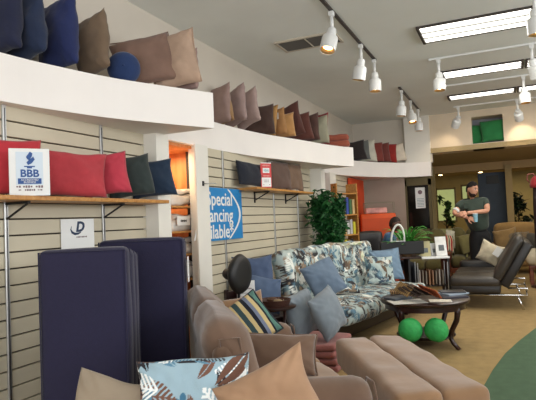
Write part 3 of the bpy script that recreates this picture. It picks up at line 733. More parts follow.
# ------------------------------------------------------------------ round fan, paper, blue pillows on chair, basket
pc = at(245, 335, 5.0)
ch = thing('low_side_chair', 'dark low wooden chair piled with blue pillows by the banner', 'chair', (at(262, 300, 5.35).x-.02, at(262, 300, 5.35).y, 0), math.radians(60))
for sx in (-1, 1):
    for sy in (-1, 1):
        b = B(); b.box((sx*.24, sy*.22, .2), (.045, .045, .40), bev=.006); b.build('leg', M_dark, ch)
b = B(); b.soft((0, 0, .43), (.54, .5, .07), .02, seg=(6, 6, 1)); b.build('seat', M_dark, ch, smooth=True)
b = B(); b.box((0, .24, .66), (.54, .035, .08), bev=.008); b.box((0, .24, .52), (.54, .03, .05), bev=.008)
for sx in (-1, 1): b.box((sx*.25, .24, .57), (.04, .04, .3), bev=.008)
b.build('backrest', M_dark, ch)
cp = Vector(ch.location)
q = at(256, 279, 5.75)
pillow('denim blue pillow standing behind the other on the dark chair', 'denim blue pillows behind the fan', (q.x, q.y, .46), .46, .58, .15, F('denim', (70, 86, 116), bump=.3), 40, 16, 0, res=36)
q = at(262, 297, 5.3)
pillow('denim blue pillow leaning in front, beside the black fan', 'denim blue pillows behind the fan', (q.x, q.y, .46), .42, .38, .15, F('denim_b', (76, 94, 122), bump=.3), 34, 24, 10, res=36)
fp = at(238, 274, 4.75)
fan = thing('desk_fan', 'black round fan head on a stand in front of the slatwall', 'fan', (fp.x, fp.y, 0), math.radians(86))
b = B(); b.lathe([(0, 0), (.14, 0), (.14, .015), (.03, .03), (0, .03)], n=24); b.build('base', M_black, fan, auto=40)
b = B(); b.tube([(0, 0, .03), (0, 0, fp.z-.06)], .014, n=10); b.build('pole', M_black, fan, smooth=True)
head = B(); head.lathe([(0, -.06), (.08, -.055), (.135, -.03), (.152, 0), (.135, .03), (.09, .04), (0, .04)], n=32)
hd = head.build('grille', M_black, fan, smooth=True); hd.scale = (1.18, 1.18, 1); hd.rotation_euler = (PI/2, math.radians(0), math.radians(0)); hd.rotation_euler = Euler((PI/2, 0, 0)).to_matrix().to_euler(); hd.location = (0, -.02, fp.z)
b = B(); b.ball((0, .09, fp.z), .055, (1, 1.3, 1)); b.build('motor_housing', M_black, fan, smooth=True)
# paper placard
q = at(246, 292, 4.95)
t = thing('paper_placard', 'white printed placard standing beside the black fan', 'sign', (q.x, q.y, q.z-.1), math.radians(35))
b = B(); b.box((0, 0, .09), (.17, .004, .23)); b.build('sheet', M_paper, t)
b = B(); b.tube([(0, .01, .09), (0, .012, .01-q.z)], .006, n=6); b.lathe([(0, .0), (.08, .0), (.08, .008), (0, .01)], (0, .012, .1-q.z), n=16); b.build('stand', M_black, t)
bars([(0, .13, .11, .012), (0, .09, .12, .006), (0, .06, .10, .006)], mat('print_grey', (120, 96, 100), .5, var=0), t, -.003)
# table under placard and basket
q = at(274, 306, 4.95)
tb = thing('side_table', 'small dark oval side table holding a basket', 'table', (q.x, q.y, 0), math.radians(20))
b = B(); b.lathe([(0, .58), (.16, .58), (.18, .595), (.18, .61), (.165, .62), (0, .62)], n=32, sx=1.15); b.build('tabletop', M_dark, tb, auto=35)
for k in range(3):
    a = 2*PI*k/3; b = B(); b.tube([(.1*math.cos(a), .1*math.sin(a), .58), (.08*math.cos(a), .08*math.sin(a), .26), (.15*math.cos(a), .15*math.sin(a), 0)], .014, n=8); b.build('leg', M_dark, tb, smooth=True)
bs = thing('wicker_tray', 'dark oval tray with curled brown samples on the side table', 'tray', (q.x, q.y, .62))
b = B(); b.lathe([(0, 0), (.13, 0), (.15, .05), (.14, .05), (.12, .012), (0, .012)], n=28, sx=1.1); b.build('rim', mat('wicker', (66, 36, 26), .6, bump=.6, bs=80), bs, auto=40)
for k, (x, y, c, nm, r) in enumerate(((-.03, .03, (92, 62, 44), 'brown glossy gourd in the dark tray', .036), (.05, -.02, (142, 122, 92), 'tan dried pod lying in the dark tray', .03))):
    b = B(); b.ball((0, 0, 0), r, (1.5, .9, .75)); b.tube([(r*1.4, 0, 0), (r*1.8, 0, r*.3), (r*2, 0, r*.7)], [r*.25, r*.15, r*.1], n=6)
    o = b.build('dried_gourd' if k == 0 else 'dried_pod', mat('pod%d' % k, c, .5, var=.2, vs=30), None, smooth=True); o.location = (q.x+x, q.y+y, .632+r*.75+.0); tag(o, nm, 'decoration')

# ------------------------------------------------------------------ FICUS
def ficus(name, label, pos, H_, rx, n, seed, col, zc, lw=.045, stem=True):
    rnd = random.Random(seed); t = thing(name, label, 'plant', pos)
    b = B(); b.lathe([(0, 0), (.13, 0), (.17, .28), (.18, .3), (.15, .3), (0, .27)], n=20); b.build('pot', mat('plant_pot', (74, 52, 38), .5), t, auto=40)
    b = B(); b.tube([(0, 0, .27), (.02, .01, .6), (-.02, 0, 1.0), (0, 0, H_*.8)], [.025, .02, .018, .008], n=7)
    for k in range(9):
        a = rnd.uniform(0, 2*PI); z = rnd.uniform(zc-.5, H_*.8); l = rx*rnd.uniform(.5, .9)
        b.tube([(0, 0, z), (math.cos(a)*l*.5, math.sin(a)*l*.5, z+.12), (math.cos(a)*l, math.sin(a)*l, z+.15)], [.01, .007, .003], n=5)
    b.build('trunk', mat('bark', (84, 62, 44), .8, bump=.5), t, smooth=True)
    bm = bmesh.new(); hz = (H_-zc)
    cl = []
    while len(cl) < max(7, n//42):
        p = Vector((rnd.uniform(-1, 1), rnd.uniform(-1, 1), rnd.uniform(-1, 1)))
        if .3 < p.length < 1.12 and max(abs(p.x), abs(p.z)) < .95: cl.append((p, rnd.uniform(.14, .30)))
    for i in range(n):
        p0, sg = cl[i % len(cl)]; p = p0*.88 + Vector((rnd.gauss(0, sg), rnd.gauss(0, sg), rnd.gauss(0, sg*.8)))*.75
        c = Vector((p.x*rx, p.y*rx, zc+p.z*hz))
        l = lw*rnd.uniform(.7, 1.4); w = l*.42
        R = Euler((rnd.uniform(-1.1, .5), rnd.uniform(-.8, .8), rnd.uniform(0, 2*PI))).to_matrix()
        pts = [(0, -l, .0), (w, -l*.2, .008), (w*.6, l*.6, .0), (0, l*1.1, -.015), (-w*.6, l*.6, 0), (-w, -l*.2, .008)]
        bm.faces.new([bm.verts.new(c + R @ Vector(q)) for q in pts])
    me = bpy.data.meshes.new('foliage'); bm.to_mesh(me); bm.free()
    mm = mat('leaf_'+name, col, .45, var=.45, vs=9); me.materials.append(mm)
    o = bpy.data.objects.new('foliage', me); C.objects.link(o); o.parent = t; o['kind'] = 'stuff'
    return t
pp = at(324, 219, 7.95)
ficus('potted_fig_tree', 'bushy dark green leafy tree behind the leaf sofa', (pp.x+.04, pp.y, 0), 1.84, .27, 2400, 3, (30, 84, 38), 1.34, lw=.05)
# ------------------------------------------------------------------ COFFEE TABLE
cc = onz(424, 297.5, .5)
ct = thing('coffee_table', 'round dark wood coffee table with curved legs and lower shelf', 'table', (cc.x, cc.y, 0), .3)
R_ = .47
b = B(); b.lathe([(0, .455), (R_-.03, .455), (R_-.01, .462), (R_, .48), (R_, .492), (R_-.012, .5), (0, .5)], n=64); b.build('tabletop', M_dark, ct, auto=35)
b = B(); b.lathe([(R_-.07, .40), (R_-.05, .40), (R_-.05, .456), (R_-.07, .456)], n=48); b.build('apron', M_dark, ct, auto=35)
b = B(); b.lathe([(0, .1), (.30, .1), (.31, .112), (.30, .125), (0, .125)], n=40); b.build('lower_shelf', M_dark, ct, auto=35)
for k in range(4):
    a = PI/4+k*PI/2; c_, s_ = math.cos(a), math.sin(a)
    b = B(); b.tube([(r*c_, r*s_, z) for r, z in ((.38, .45), (.40, .38), (.385, .3), (.33, .2), (.30, .12), (.33, .06), (.40, 0))], [.034, .032, .028, .026, .026, .024, .02], n=10); b.build('leg', M_dark, ct, smooth=True)
# green exercise balls under the table
M_ball = mat('green_knit', (44, 158, 78), .7, var=.15, vs=20, bump=.6, bs=40)
for px, lab in ((410, 'green textured ball on the left under the coffee table'), (436, 'green textured ball on the right under the coffee table')):
    q = at(px, 325, 5.35 if px < 420 else 5.3)
    t = thing('textured_ball', lab, 'ball', (q.x, q.y, .125), random.random()*3, 'green balls under the coffee table')
    b = B(); b.ball((0, 0, .118), .118, u=32, v=20)
    for v in b.bm.verts: v.co += Vector(v.co-Vector((0, 0, .12))).normalized()*.003*math.sin(30*math.atan2(v.co.y, v.co.x))
    b.build('skin', M_ball, t, smooth=True)
    b = B(); b.lathe([(0, .001), (.012, .001), (.012, .006), (0, .006)], (0, 0, .232), n=10); b.build('plug', M_ball, t)
# books, swatches and magazines
def flat(name, label, cat, px, py, w, d, h, rz, m, z=.5, group=None, pages=True):
    q = onz(px, py, z); t = thing(name, label, cat, (q.x, q.y, z), rz, group)
    b = B(); b.box((0, 0, h/2), (w, d, h), bev=.002, seg=1); o = b.build('cover' if pages else 'sheet', m, t)
    if pages:
        b = B(); b.box((.003, 0, h/2), (w, d*.97, h*.7)); b.build('pages', M_paper, t)
    return t
flat('magazine', 'dark magazine at the bottom of the pile on the right of the coffee table', 'magazine', 452, 297, .28, .21, .018, .5, mat('mag_a', (60, 58, 66), .3), .5, 'magazines on the coffee table')
flat('magazine', 'pale blue magazine in the middle of the pile on the coffee table', 'magazine', 453, 294, .27, .2, .016, .8, mat('mag_b', (150, 164, 178), .3), .518, 'magazines on the coffee table')
flat('magazine', 'dark covered magazine on top of the coffee table pile', 'magazine', 452, 292, .26, .19, .014, .3, mat('mag_c', (46, 44, 50), .3), .534, 'magazines on the coffee table')
flat('newspaper', 'open white newspaper sheets spread on the front of the coffee table', 'newspaper', 407, 302, .36, .26, .006, .5, mat('newsprint', (196, 194, 186), .8, var=.2, vs=40), .5, pages=False)
flat('magazine', 'pale leaflet lying beside the fabric swatches near the front edge', 'leaflet', 440, 301, .22, .16, .006, .2, mat('mag_d', (214, 206, 190), .4, var=.2, vs=20), .5)
flat('swatch_book', 'striped tan swatch book under the open fan of swatches', 'swatch book', 401, 293, .24, .2, .03, .3, striped('swatch_stripes', [(0, (150, 118, 74)), (.5, (70, 48, 34))], 40, 'X'), .506)
flat('swatch_book', 'dark fabric book in the middle of the coffee table', 'swatch book', 398, 299, .24, .18, .022, .9, mat('mag_e', (70, 76, 84), .5), .506)
# fanned swatches: a tent of hanging sample cards
cols = [(150, 120, 76), (70, 52, 36), (52, 36, 28), (60, 44, 32), (130, 66, 34), (168, 84, 44)]
for k, c in enumerate(cols):
    q = onz(404+5.2*k, 297+.5*k, .53)
    t = thing('fabric_swatch', ['mustard tan fabric swatch leaning at the left of the fan', 'dark olive fabric swatch second in the fan', 'dark ribbed fabric swatch at the centre left of the fan', 'dark ribbed fabric swatch at the centre right of the fan', 'rust brown fabric swatch near the right of the fan', 'bright rust fabric swatch at the right end of the fan'][k], 'fabric swatch', (q.x, q.y, .55), math.radians(30+6*k), 'fabric swatches fanned on the coffee table')
    b = B(); b.box((0, 0, 0), (.12, .27, .012), bev=.003, rot=Euler((math.radians(14), math.radians(-50+k*19), 0))); o = b.build('card', striped('sw%d' % k, [(0, c), (.7, tuple(int(v*.7) for v in c))], 30, 'Y'), t); o.location.z = .065

# ------------------------------------------------------------------ office desk with printers etc.
dp = onz(432, 262, .72)
p0 = at(398, 262, 8.6); p1 = at(441, 262, 8.6)
dk = thing('reception_desk', 'black desk with a white side top holding a fern and leaflets', 'desk', (at(402, 250, 8.2).x, at(402, 250, 8.2).y, 0), math.radians(20))
b = B(); b.box((0, 0, .90), (.66, .08, .2), bev=.01); b.build('front_panel', M_black, dk)
b = B(); b.box((0, .35, .74), (.62, .7, .03), bev=.005); b.build('desktop', M_dark, dk)
b = B(); b.box((.50, .2, .73), (.42, .46, .03), bev=.005); b.build('side_top', M_paper, dk)
for x in (-.29, .1, .69):
    b = B(); b.box((x, .2, .36), (.03, .4, .71)); b.build('side_panel', M_black, dk)
bpy.context.view_layer.update(); MD = dk.matrix_basis.copy()
def on_desk(x, y, z): return tuple(MD @ Vector((x, y, z)))
# wire rack with magazines under the white top
rk = thing('wire_rack', 'wire rack of upright magazines beneath the white side top', 'rack', on_desk(.42, -.02, 0), math.radians(20))
for x in (-.2, .25):
    b = B(); b.tube([(x, 0, 0), (x, 0, .66)], .008, n=6); b.tube([(x, .2, 0), (x, .2, .66)], .008, n=6); b.build('upright', M_metal, rk)
b = B(); b.box((.02, .1, .3), (.45, .2, .01)); b.box((.02, .1, .05), (.45, .2, .01)); b.build('shelf', M_black, rk)
for k in range(8):
    q = Vector(on_desk(.25+.05*k, .08, .306)); o = B().box((0, 0, .12), (.02, .16, .24-.02*(k % 3)), bev=.002, seg=1).build('magazine', mat('rm%d' % k, random.choice([(120, 110, 96), (170, 160, 150), (70, 84, 96), (150, 110, 80)]), .5)); o.location = q; o.rotation_euler = (0, 0, math.radians(20))
    tag(o, 'thin magazine standing upright in the wire rack', 'magazine', 'magazines in the wire rack')
# brochure holders
for (x, y, w, h, c, lab, rz) in ((.36, .05, .17, .24, (176, 166, 120), 'tan and grey picture card on the white side top', 10), (.62, .12, .18, .30, (226, 224, 218), 'tall white leaflet holder at the right of the side top', 14), (.51, .16, .12, .2, (190, 190, 188), 'small grey card between the two leaflet stands', 40)):
    t = thing('leaflet_holder', lab, 'leaflet holder', on_desk(x, y, .745), math.radians(20+rz))
    b = B(); b.box((0, 0, h/2), (w, .012, h), rot=Euler((math.radians(-8), 0, 0))); b.build('card', mat('card_'+lab[:5], c, .5, var=.15, vs=12), t)
    b = B(); b.box((0, 0, .004), (w, .08, .008)); b.build('foot', M_metal, t)
    b = B(); b.box((0, -.012, h*.42), (w*.5, .002, h*.3), rot=Euler((math.radians(-8), 0, 0))); b.build('picture', mat('pic_'+lab[:5], (90, 96, 96), .5, var=.3, vs=20), t)
# desk lamp / arched white hoop
t = thing('hoop_lamp', 'white arched hoop lamp standing on the black desk', 'lamp', on_desk(-.06, -.0, 1.0), math.radians(16))
b = B(); b.tube([(.1*math.cos(PI*k/14)*-1+(.02*math.sin(PI*k/14)), 0, .26*math.sin(PI*k/14)) for k in range(15)], .017, n=8); b.build('hoop', mat('white_plastic_lamp', (230, 230, 222), .4, var=0), t, smooth=True)
b = B(); b.lathe([(0, 0), (.12, 0), (.12, .012), (0, .014)], n=20, sy=.3); b.build('base', M_white, t)
# fern
fr = thing('potted_fern', 'bright green arching fern on the black desk', 'plant', on_desk(.10, .16, .755))
b = B(); b.lathe([(0, 0), (.07, 0), (.09, .1), (.07, .1), (0, .09)], n=16); b.build('pot', mat('fern_pot', (120, 90, 60), .6), fr, auto=40)
bm = bmesh.new(); rnd = random.Random(5)
for k in range(46):
    a = rnd.uniform(0, 2*PI); L_ = rnd.uniform(.22, .42); up = rnd.uniform(.1, .34); d_ = Vector((math.cos(a), math.sin(a), 0)); s_ = Vector((-d_.y, d_.x, 0)); pr = None
    for i in range(8):
        f_ = i/7; p = d_*(L_*f_) + Vector((0, 0, .09+up*math.sin(PI*.62*f_)*1.15)); w = .022*math.sin(PI*min(1, f_*.9+.08))+.002
        cur = (bm.verts.new(p-s_*w), bm.verts.new(p+Vector((0, 0, .006))), bm.verts.new(p+s_*w))
        if pr:
            bm.faces.new((pr[0], pr[1], cur[1], cur[0])); bm.faces.new((pr[1], pr[2], cur[2], cur[1]))
        pr = cur
me = bpy.data.meshes.new('fronds'); bm.to_mesh(me); bm.free(); me.materials.append(mat('fern_green', (64, 138, 48), .45, var=.3, vs=12)); o = bpy.data.objects.new('fronds', me); C.objects.link(o); o.parent = fr

# orange storage counter
p0, p1 = at(362, 240, 10.5), at(397, 240, 10.5); c = (p0+p1)/2; w = (p1-p0).length
oc = thing('orange_cabinet', 'tall bright orange upholstered cabinet behind the seated man', 'cabinet', (c.x, c.y, 0), math.radians(20))
M_or = mat('orange_vinyl', (220, 84, 20), .6, var=.05)
b = B(); b.box((0, .12, .73), (w, .24, 1.46), bev=.03, seg=3); b.build('body', M_or, oc, auto=40)
b = B(); b.box((0, -.006, .72), (w*.94, .02, 1.3), bev=.006); b.build('front_panel', mat('orange_vinyl_b', (206, 74, 16), .6, var=.05), oc)
bx = thing('display_case', 'clear case with a red and white box on the orange cabinet', 'display case', (c.x-.0, c.y+.1, 1.46), math.radians(20))
b = B()
for sx in (-1, 1):
    for sy in (-1, 1): b.box((sx*.29, sy*.09, .11), (.01, .01, .22))
for sy in (-1, 1): b.box((0, sy*.09, .215), (.58, .01, .01))
b.build('frame', mat('olive_metal', (110, 104, 80), .5), bx)
b = B(); b.box((-.06, 0, .06), (.42, .14, .11), bev=.02); b.build('red_box', mat('box_pinkred', (214, 150, 140), .5, var=.35, vs=8), bx)
# orange panel against slatwall
pa, pb = onx(349.5, 200, XS+.04), onx(363, 200, XS+.04)
o = B().box((XS+.045, (pa.y+pb.y)/2, 1.17), (.05, pb.y-pa.y, 2.02), bev=.006).build('hanging_cloth_panel', mat('orange_red_cloth', (206, 72, 28), .8, var=.08)); tag(o, 'tall orange red panel standing against the far slatwall', 'panel')
# literature rack with small items between the plant and panel
lr = thing('display_rack', 'wooden rack with boxes and magazines left of the orange red panel', 'shelf', (at(344, 240, 9.3).x, at(344, 240, 9.3).y, 0), math.radians(60))
for z in (.4, .75, 1.1, 1.45, 1.82):
    b = B(); b.box((0, 0, z), (.5, .26, .025), bev=.003, seg=1); b.build('shelf_board', M_shelf, lr)
for sx in (-1, 1):
    b = B(); b.box((sx*.24, 0, 1.0), (.025, .26, 2.0)); b.build('side_panel', M_shelf, lr)
bpy.context.view_layer.update(); MR = lr.matrix_basis.copy()
rc_ = [(210, 200, 60), (60, 80, 160), (210, 210, 205), (160, 120, 60), (70, 110, 70), (190, 190, 190), (40, 40, 44), (200, 170, 120)]
wh = ['top', 'second', 'third', 'lowest']
for zi, z in enumerate((1.4625, 1.1125, .7625)):
    for k in range(6):
        h = random.uniform(.2, .3); o = B().box((0, 0, h/2), (.055, .2, h), bev=.002, seg=1).build('pamphlet_box', mat('pb%d' % ((k*3+zi) % 8), rc_[(k*3+zi) % 8], .5, var=.1))
        o.location = MR @ Vector((-.19+.073*k, 0, z)); o.rotation_euler = (0, 0, math.radians(60)); tag(o, 'small coloured box file standing on the %s shelf of the wooden rack' % wh[zi], 'box file', 'box files on the wooden rack')

# black office chair
oc2 = thing('office_chair', 'black leather office chair beside the orange cabinet', 'office chair', (at(370, 240, 9.6).x, at(370, 240, 9.6).y, 0), math.radians(30))
b = B(); b.soft((0, -.0, .82), (.46, .1, .62), .045, seg=(6, 2, 6), bulge=.02); b.build('backrest', M_leather, oc2, smooth=True)
b = B(); b.soft((0, -.26, .46), (.48, .46, .1), .045, seg=(6, 6, 2), bulge=.01); b.build('seat', M_leather, oc2, smooth=True)
b = B(); b.tube([(0, -.24, .08), (0, -.24, .42)], .03, n=10); b.build('column', M_black, oc2)
for k in range(5):
    a = 2*PI*k/5; b = B(); b.tube([(0, -.24, .1), (.26*math.cos(a), -.24+.26*math.sin(a), .05), (.28*math.cos(a), -.24+.28*math.sin(a), 0.0)], .018, n=6); b.build('leg', M_black, oc2)
for sx in (-1, 1):
    b = B(); b.tube([(sx*.24, -.05, .68), (sx*.27, -.3, .68), (sx*.25, -.34, .48)], .018, n=6); b.build('armrest', M_black, oc2, smooth=True)

# mirror window behind with notices
A = ony(407, 219, 11.48); D = ony(431, 184, 11.48)
w_ = struct(B().box(((A.x+D.x)/2, 11.6, 1.6), (.5, .02, 1.05)).build('window_3', mat('dark_glass', (26, 20, 16), .12, var=.5, vs=3)))
for z, h, lab in ((ony(419, 192, 11.44).z, .20, 'white notice with round seal, upper of two on the dark glass'), (ony(419, 202.5, 11.44).z, .24, 'white printed notice, lower of two on the dark glass')):
    x = ony(419.5, 200, 11.44).x
    t = thing('paper_notice', lab, 'notice', (x, 11.575, z)); b = B(); b.box((0, 0, 0), (.2, .004, h)); b.build('sheet', M_paper, t)
    if 'seal' in lab:
        b = B(); b.lathe([(.03, 0), (.045, 0), (.045, .002), (.03, .002)], n=20); o = b.build('seal', mat('print_grey', (70, 60, 60), .5, var=0), t); o.rotation_euler = (PI/2, 0, 0); o.location.y = -.003
    else:
        b = B()
        for k in range(6): b.box((.0, -.003, .08-.032*k), (.14, .001, .01))
        b.build('printed_lines', mat('print_teal', (110, 140, 150), .5, var=0), t)

# ------------------------------------------------------------------ olive sofas in the back
def olive_sofa(loc, rz, w, label):
    t = thing('wood_arm_sofa', label, 'sofa', loc, rz, 'olive sofas in the back')
    for k in (-1, 1):
        b = B(); b.soft((k*w/4, -.05, .42), (w/2-.02, .66, .2), .07, seg=(6, 6, 2), bulge=.03, wob=.01); b.build('seat_cushion', M_olive, t, smooth=True)
        b = B(); b.soft((k*w/4, .3, .76), (w/2-.02, .22, .62), .1, seg=(6, 3, 6), bulge=.04, wob=.015, rot=Euler((math.radians(-14), 0, 0))); b.build('back_cushion', M_olive, t, smooth=True)
        b = B(); b.box((k*(w/2+.06), 0, .62), (.1, .82, .04), bev=.008)
        for y in (-.36, .34): b.box((k*(w/2+.06), y, .3), (.07, .07, .6), bev=.006)
        for y in (-.2, -.07, .06, .2): b.box((k*(w/2+.06), y, .38), (.03, .04, .44))
        b.box((k*(w/2+.06), 0, .2), (.04, .7, .06)); b.build('wood_arm', M_red_wood, t)
    b = B(); b.box((0, -.36, .26), (w, .05, .1), bev=.006); b.box((0, .3, .28), (w, .05, .12), bev=.006); b.build('frame_rail', M_red_wood, t)
    return t
q = at(418, 240, 11.0); olive_sofa((-1.53, 10.95, 0), math.radians(0), .70, 'olive green sofa behind the reception desk under the dark glass')
q = at(467, 250, 10.7)
os2 = olive_sofa((q.x-.02, q.y+.15, 0), math.radians(3), .62, 'olive green sofa with red brown wooden arms behind the standing man')
bpy.context.view_layer.update(); MO = os2.matrix_basis.copy()
STR2 = striped('red_striped_cloth', [(0, (176, 46, 44)), (.35, (206, 190, 160)), (.6, (70, 84, 70)), (.8, (206, 190, 160))], 9, 'X')
pillow('red and cream striped pillow on the left of the olive sofa', None, tuple(MO @ Vector((-.36, -.14, .56))), .44, .42, .13, STR2, 42, 24, 16, res=18)
pillow('plain olive pillow beside the striped pillow on the olive sofa', None, tuple(MO @ Vector((.08, -.12, .56))), .42, .40, .13, F('olive_b', (112, 104, 60)), 34, 20, -8, res=18)
t = thing('draped_cloth', 'pale grey cloth with print draped over the olive sofa back', 'throw', tuple(MO @ Vector((-.32, .24, .98))), math.radians(34))
b = B(); b.soft((0, -.07, -.12), (.26, .02, .36), .009, seg=(6, 1, 8), wob=.015, rot=Euler((math.radians(-12), math.radians(14), 0))); b.build('cloth', mat('pale_cloth', (196, 190, 168), .8, var=.2, vs=14), t, smooth=True)
# pale green seat behind
q = at(447, 232, 13.2)
t = thing('pale_armchair', 'pale green upholstered chair in the back room behind the olive sofa', 'armchair', (q.x, q.y, 0), .3)
M_pg = F('pale_green', (168, 168, 116))
b = B(); b.soft((0, 0, .4), (.8, .7, .3), .08, seg=(5, 5, 2)); b.build('seat', M_pg, t, smooth=True)
b = B(); b.soft((0, .32, .72), (.8, .18, .6), .08, seg=(5, 2, 5)); b.build('backrest', M_pg, t, smooth=True)
for sx in (-1, 1):
    b = B(); b.soft((sx*.42, 0, .45), (.16, .7, .4), .07, seg=(2, 5, 3)); b.build('arm', M_pg, t, smooth=True)
q = at(445, 200, 13.8); ficus('potted_rubber_plant', 'tall leafy plant in the back room before the lit green glass', (q.x, q.y+.2, 0), 2.05, .28, 130, 9, (52, 80, 34), 1.5, lw=.08)
q = at(519, 215, 14.2); ficus('potted_palm', 'dark leafy palm against the tan wall at the right', (q.x, q.y, 0), 1.95, .34, 300, 11, (30, 44, 26), 1.35, lw=.09)
# tan sofa at the right back with pillows
q = at(520, 245, 12.0)
t = thing('tan_sofa', 'tan upholstered sofa in the right background', 'sofa', (q.x+.35, q.y, 0), math.radians(-4))
M_ts = F('tan_cloth', (150, 118, 72))
for sx in (-1, 1):
    for sy in (-1, 1):
        b = B(); b.tube([(sx*.85, sy*.3, 0), (sx*.85, sy*.3, .18)], .03, n=8); b.build('leg', M_dark, t)
b = B(); b.soft((0, 0, .32), (1.9, .8, .3), .08, seg=(8, 5, 2), bulge=.02); b.build('seat', M_ts, t, smooth=True)
for k in (-1, 1):
    b = B(); b.soft((k*.46, .32, .78), (.9, .24, .66), .1, seg=(5, 3, 5), bulge=.03); b.build('back_cushion', M_ts, t, smooth=True)
b = B(); b.soft((-.98, 0, .42), (.18, .84, .5), .08, seg=(2, 5, 3)); b.build('arm', M_ts, t, smooth=True)
for k, (px, lab, c) in enumerate(((506, 'tan pillow leaning on the left of the tan sofa', (140, 112, 70)), (517, 'brown grey pillow in front on the tan sofa', (112, 96, 74)), (533, 'dark slate pillow at the frame edge on the tan sofa', (70, 66, 60)))):
    g = at(px, 240, 11.7-.12*k); pillow(lab, 'pillows on the tan background sofa', (g.x, g.y, .49), .5, .5-.04*k, .15, F('ts%d' % k, c), 0, 18, -10+8*k, res=14)

# ------------------------------------------------------------------ black leather futon with chrome base
ft = thing('leather_futon', 'black leather convertible sofa with raised back and chrome legs', 'sofa', (0, 0, 0), 0)
nl_ = onz(451, 290, .28); e0 = onz(498, 296, .28)
c = at(474, 285, 7.95)
ax = math.radians(0)     # seat runs away from us along local +y
_c = at(450, 288, 7.75); _m3 = Matrix.Rotation(ax, 3, 'Z') @ Vector((-.47, -.76, 0))
ft.location = (_c.x-_m3.x, _c.y-_m3.y, 0); ft.rotation_euler = (0, 0, ax)
for k in (-1, 1):
    b = B(); b.soft((-.13, k*.38, .40), (.68, .75, .15), .05, seg=(6, 8, 2), bulge=.02, wob=.006, seed=k); b.build('seat_cushion', M_leather2, ft, smooth=True)
    b = B(); b.soft((.33, k*.38, .72), (.13, .75, .70), .05, seg=(2, 8, 8), bulge=.03, wob=.006, seed=k+3, rot=Euler((0, math.radians(30), 0))); b.build('back_cushion', M_leather2, ft, smooth=True)
b = B(); b.box((-.13, 0, .29), (.68, 1.50, .12), bev=.03, seg=3); b.build('seat_shell', M_leather, ft, auto=40)
b = B(); b.box((.43, 0, .64), (.13, 1.50, .70), bev=.03, seg=3, rot=Euler((0, math.radians(30), 0))); b.build('back_shell', M_leather, ft, auto=40)
b = B(); b.soft((-.13, .84, .48), (.66, .18, .22), .08, seg=(6, 2, 2)); b.build('bolster_arm', M_leather, ft, smooth=True)
for y in (-.62, .62):
    b = B(); b.tube([(-.4, y, .2), (.55, y, .2)], .016, n=8); b.tube([(.30, y, .3), (.55, y, .30), (.55, y, .2)], .014, n=8); b.build('base_rail', M_chrome, ft, smooth=True)
    for x in (-.34, .42):
        b = B(); b.tube([(x, y, .2), (x+.07, y-.03, 0)], .016, n=8); b.build('leg', M_chrome, ft, smooth=True)
b = B(); b.tube([(.55, -.62, .2), (.55, .62, .2)], .012, n=8); b.build('cross_rail', M_chrome, ft, smooth=True)
bpy.context.view_layer.update(); MF = ft.matrix_basis.copy()
o = pillow('cream round-cornered pillow with white tag on the black leather sofa', None, tuple(MF @ Vector((.06, .42, .49))), .38, .36, .17, F('cream', (206, 194, 168)), -12, 10, 22, res=30, pinch=.1)
b = B(); b.box((.12, -.1, .24), (.11, .004, .15), rot=Euler((0, math.radians(12), 0))); b.build('tag', M_paper, o)
# paper under the futon rail at right
# cream seat at the right edge
q = onz(533, 284, 0)
t = thing('cream_ottoman', 'cream cushioned stool with red brown legs at the right edge', 'stool', (q.x+.28, q.y+.1, 0), 0)
b = B(); b.soft((0, 0, .50), (.75, .6, .3), .12, seg=(6, 5, 3), bulge=.02); b.build('cushion', F('cream_b', (224, 212, 184)), t, smooth=True)
b = B(); b.box((0, 0, .33), (.66, .5, .06), bev=.01); b.build('frame', M_red_wood, t)
for sx in (-1, 1):
    for sy in (-1, 1):
        b = B(); b.box((sx*.29, sy*.2, .16), (.07, .07, .32), bev=.008); b.build('leg', M_red_wood, t)
# dark post lamp with red cap
q = at(538, 200, 9.6)
t = thing('coat_stand', 'tall dark stand topped by a red cap and curled hook', 'stand', (q.x, q.y, 0))
b = B(); b.lathe([(0, 0), (.2, 0), (.2, .03), (.04, .05), (0, .05)], n=24); b.build('base', M_dark, t, auto=40)
b = B(); b.lathe([(.07, .03), (.09, .5), (.085, 1.5), (.07, 1.8), (0, 1.82)], n=16); b.build('post', mat('dark_post', (38, 24, 26), .6), t, smooth=True)
b = B(); b.lathe([(.12, 1.80), (.125, 1.86), (.09, 1.97), (.04, 2.01), (0, 2.02)], n=18); b.build('red_cap', F('cap_red', (150, 30, 34)), t, smooth=True)
b = B(); b.tube([(0, 0, 1.98), (-.06, 0, 2.06), (-.14, 0, 2.05), (-.16, 0, 1.96), (-.12, 0, 1.90)], .014, n=7); b.build('curled_hook', mat('hook_brown', (130, 72, 60), .6), t, smooth=True)

# ------------------------------------------------------------------ PEOPLE
def skin(name, V_, E_, R_, m, parent=None, sub=2, root=0):
    me = bpy.data.meshes.new(name); me.from_pydata([tuple(v) for v in V_], E_, []); o = bpy.data.objects.new(name, me); C.objects.link(o)
    md = o.modifiers.new('s', 'SKIN'); md.use_smooth_shade = True
    for i, r in enumerate(R_):
        r = (r, r) if not isinstance(r, tuple) else r
        me.skin_vertices[0].data[i].radius = r; me.skin_vertices[0].data[i].use_root = (i == root)
    ss = o.modifiers.new('b', 'SUBSURF'); ss.levels = sub; ss.render_levels = sub
    dg = bpy.context.evaluated_depsgraph_get(); dg.update()
    me2 = bpy.data.meshes.new_from_object(o.evaluated_get(dg)); bpy.data.objects.remove(o)
    me2.materials.clear(); me2.materials.append(m); me2.polygons.foreach_set('use_smooth', [True]*len(me2.polygons))
    o = bpy.data.objects.new(name, me2); C.objects.link(o); o.parent = parent; return o
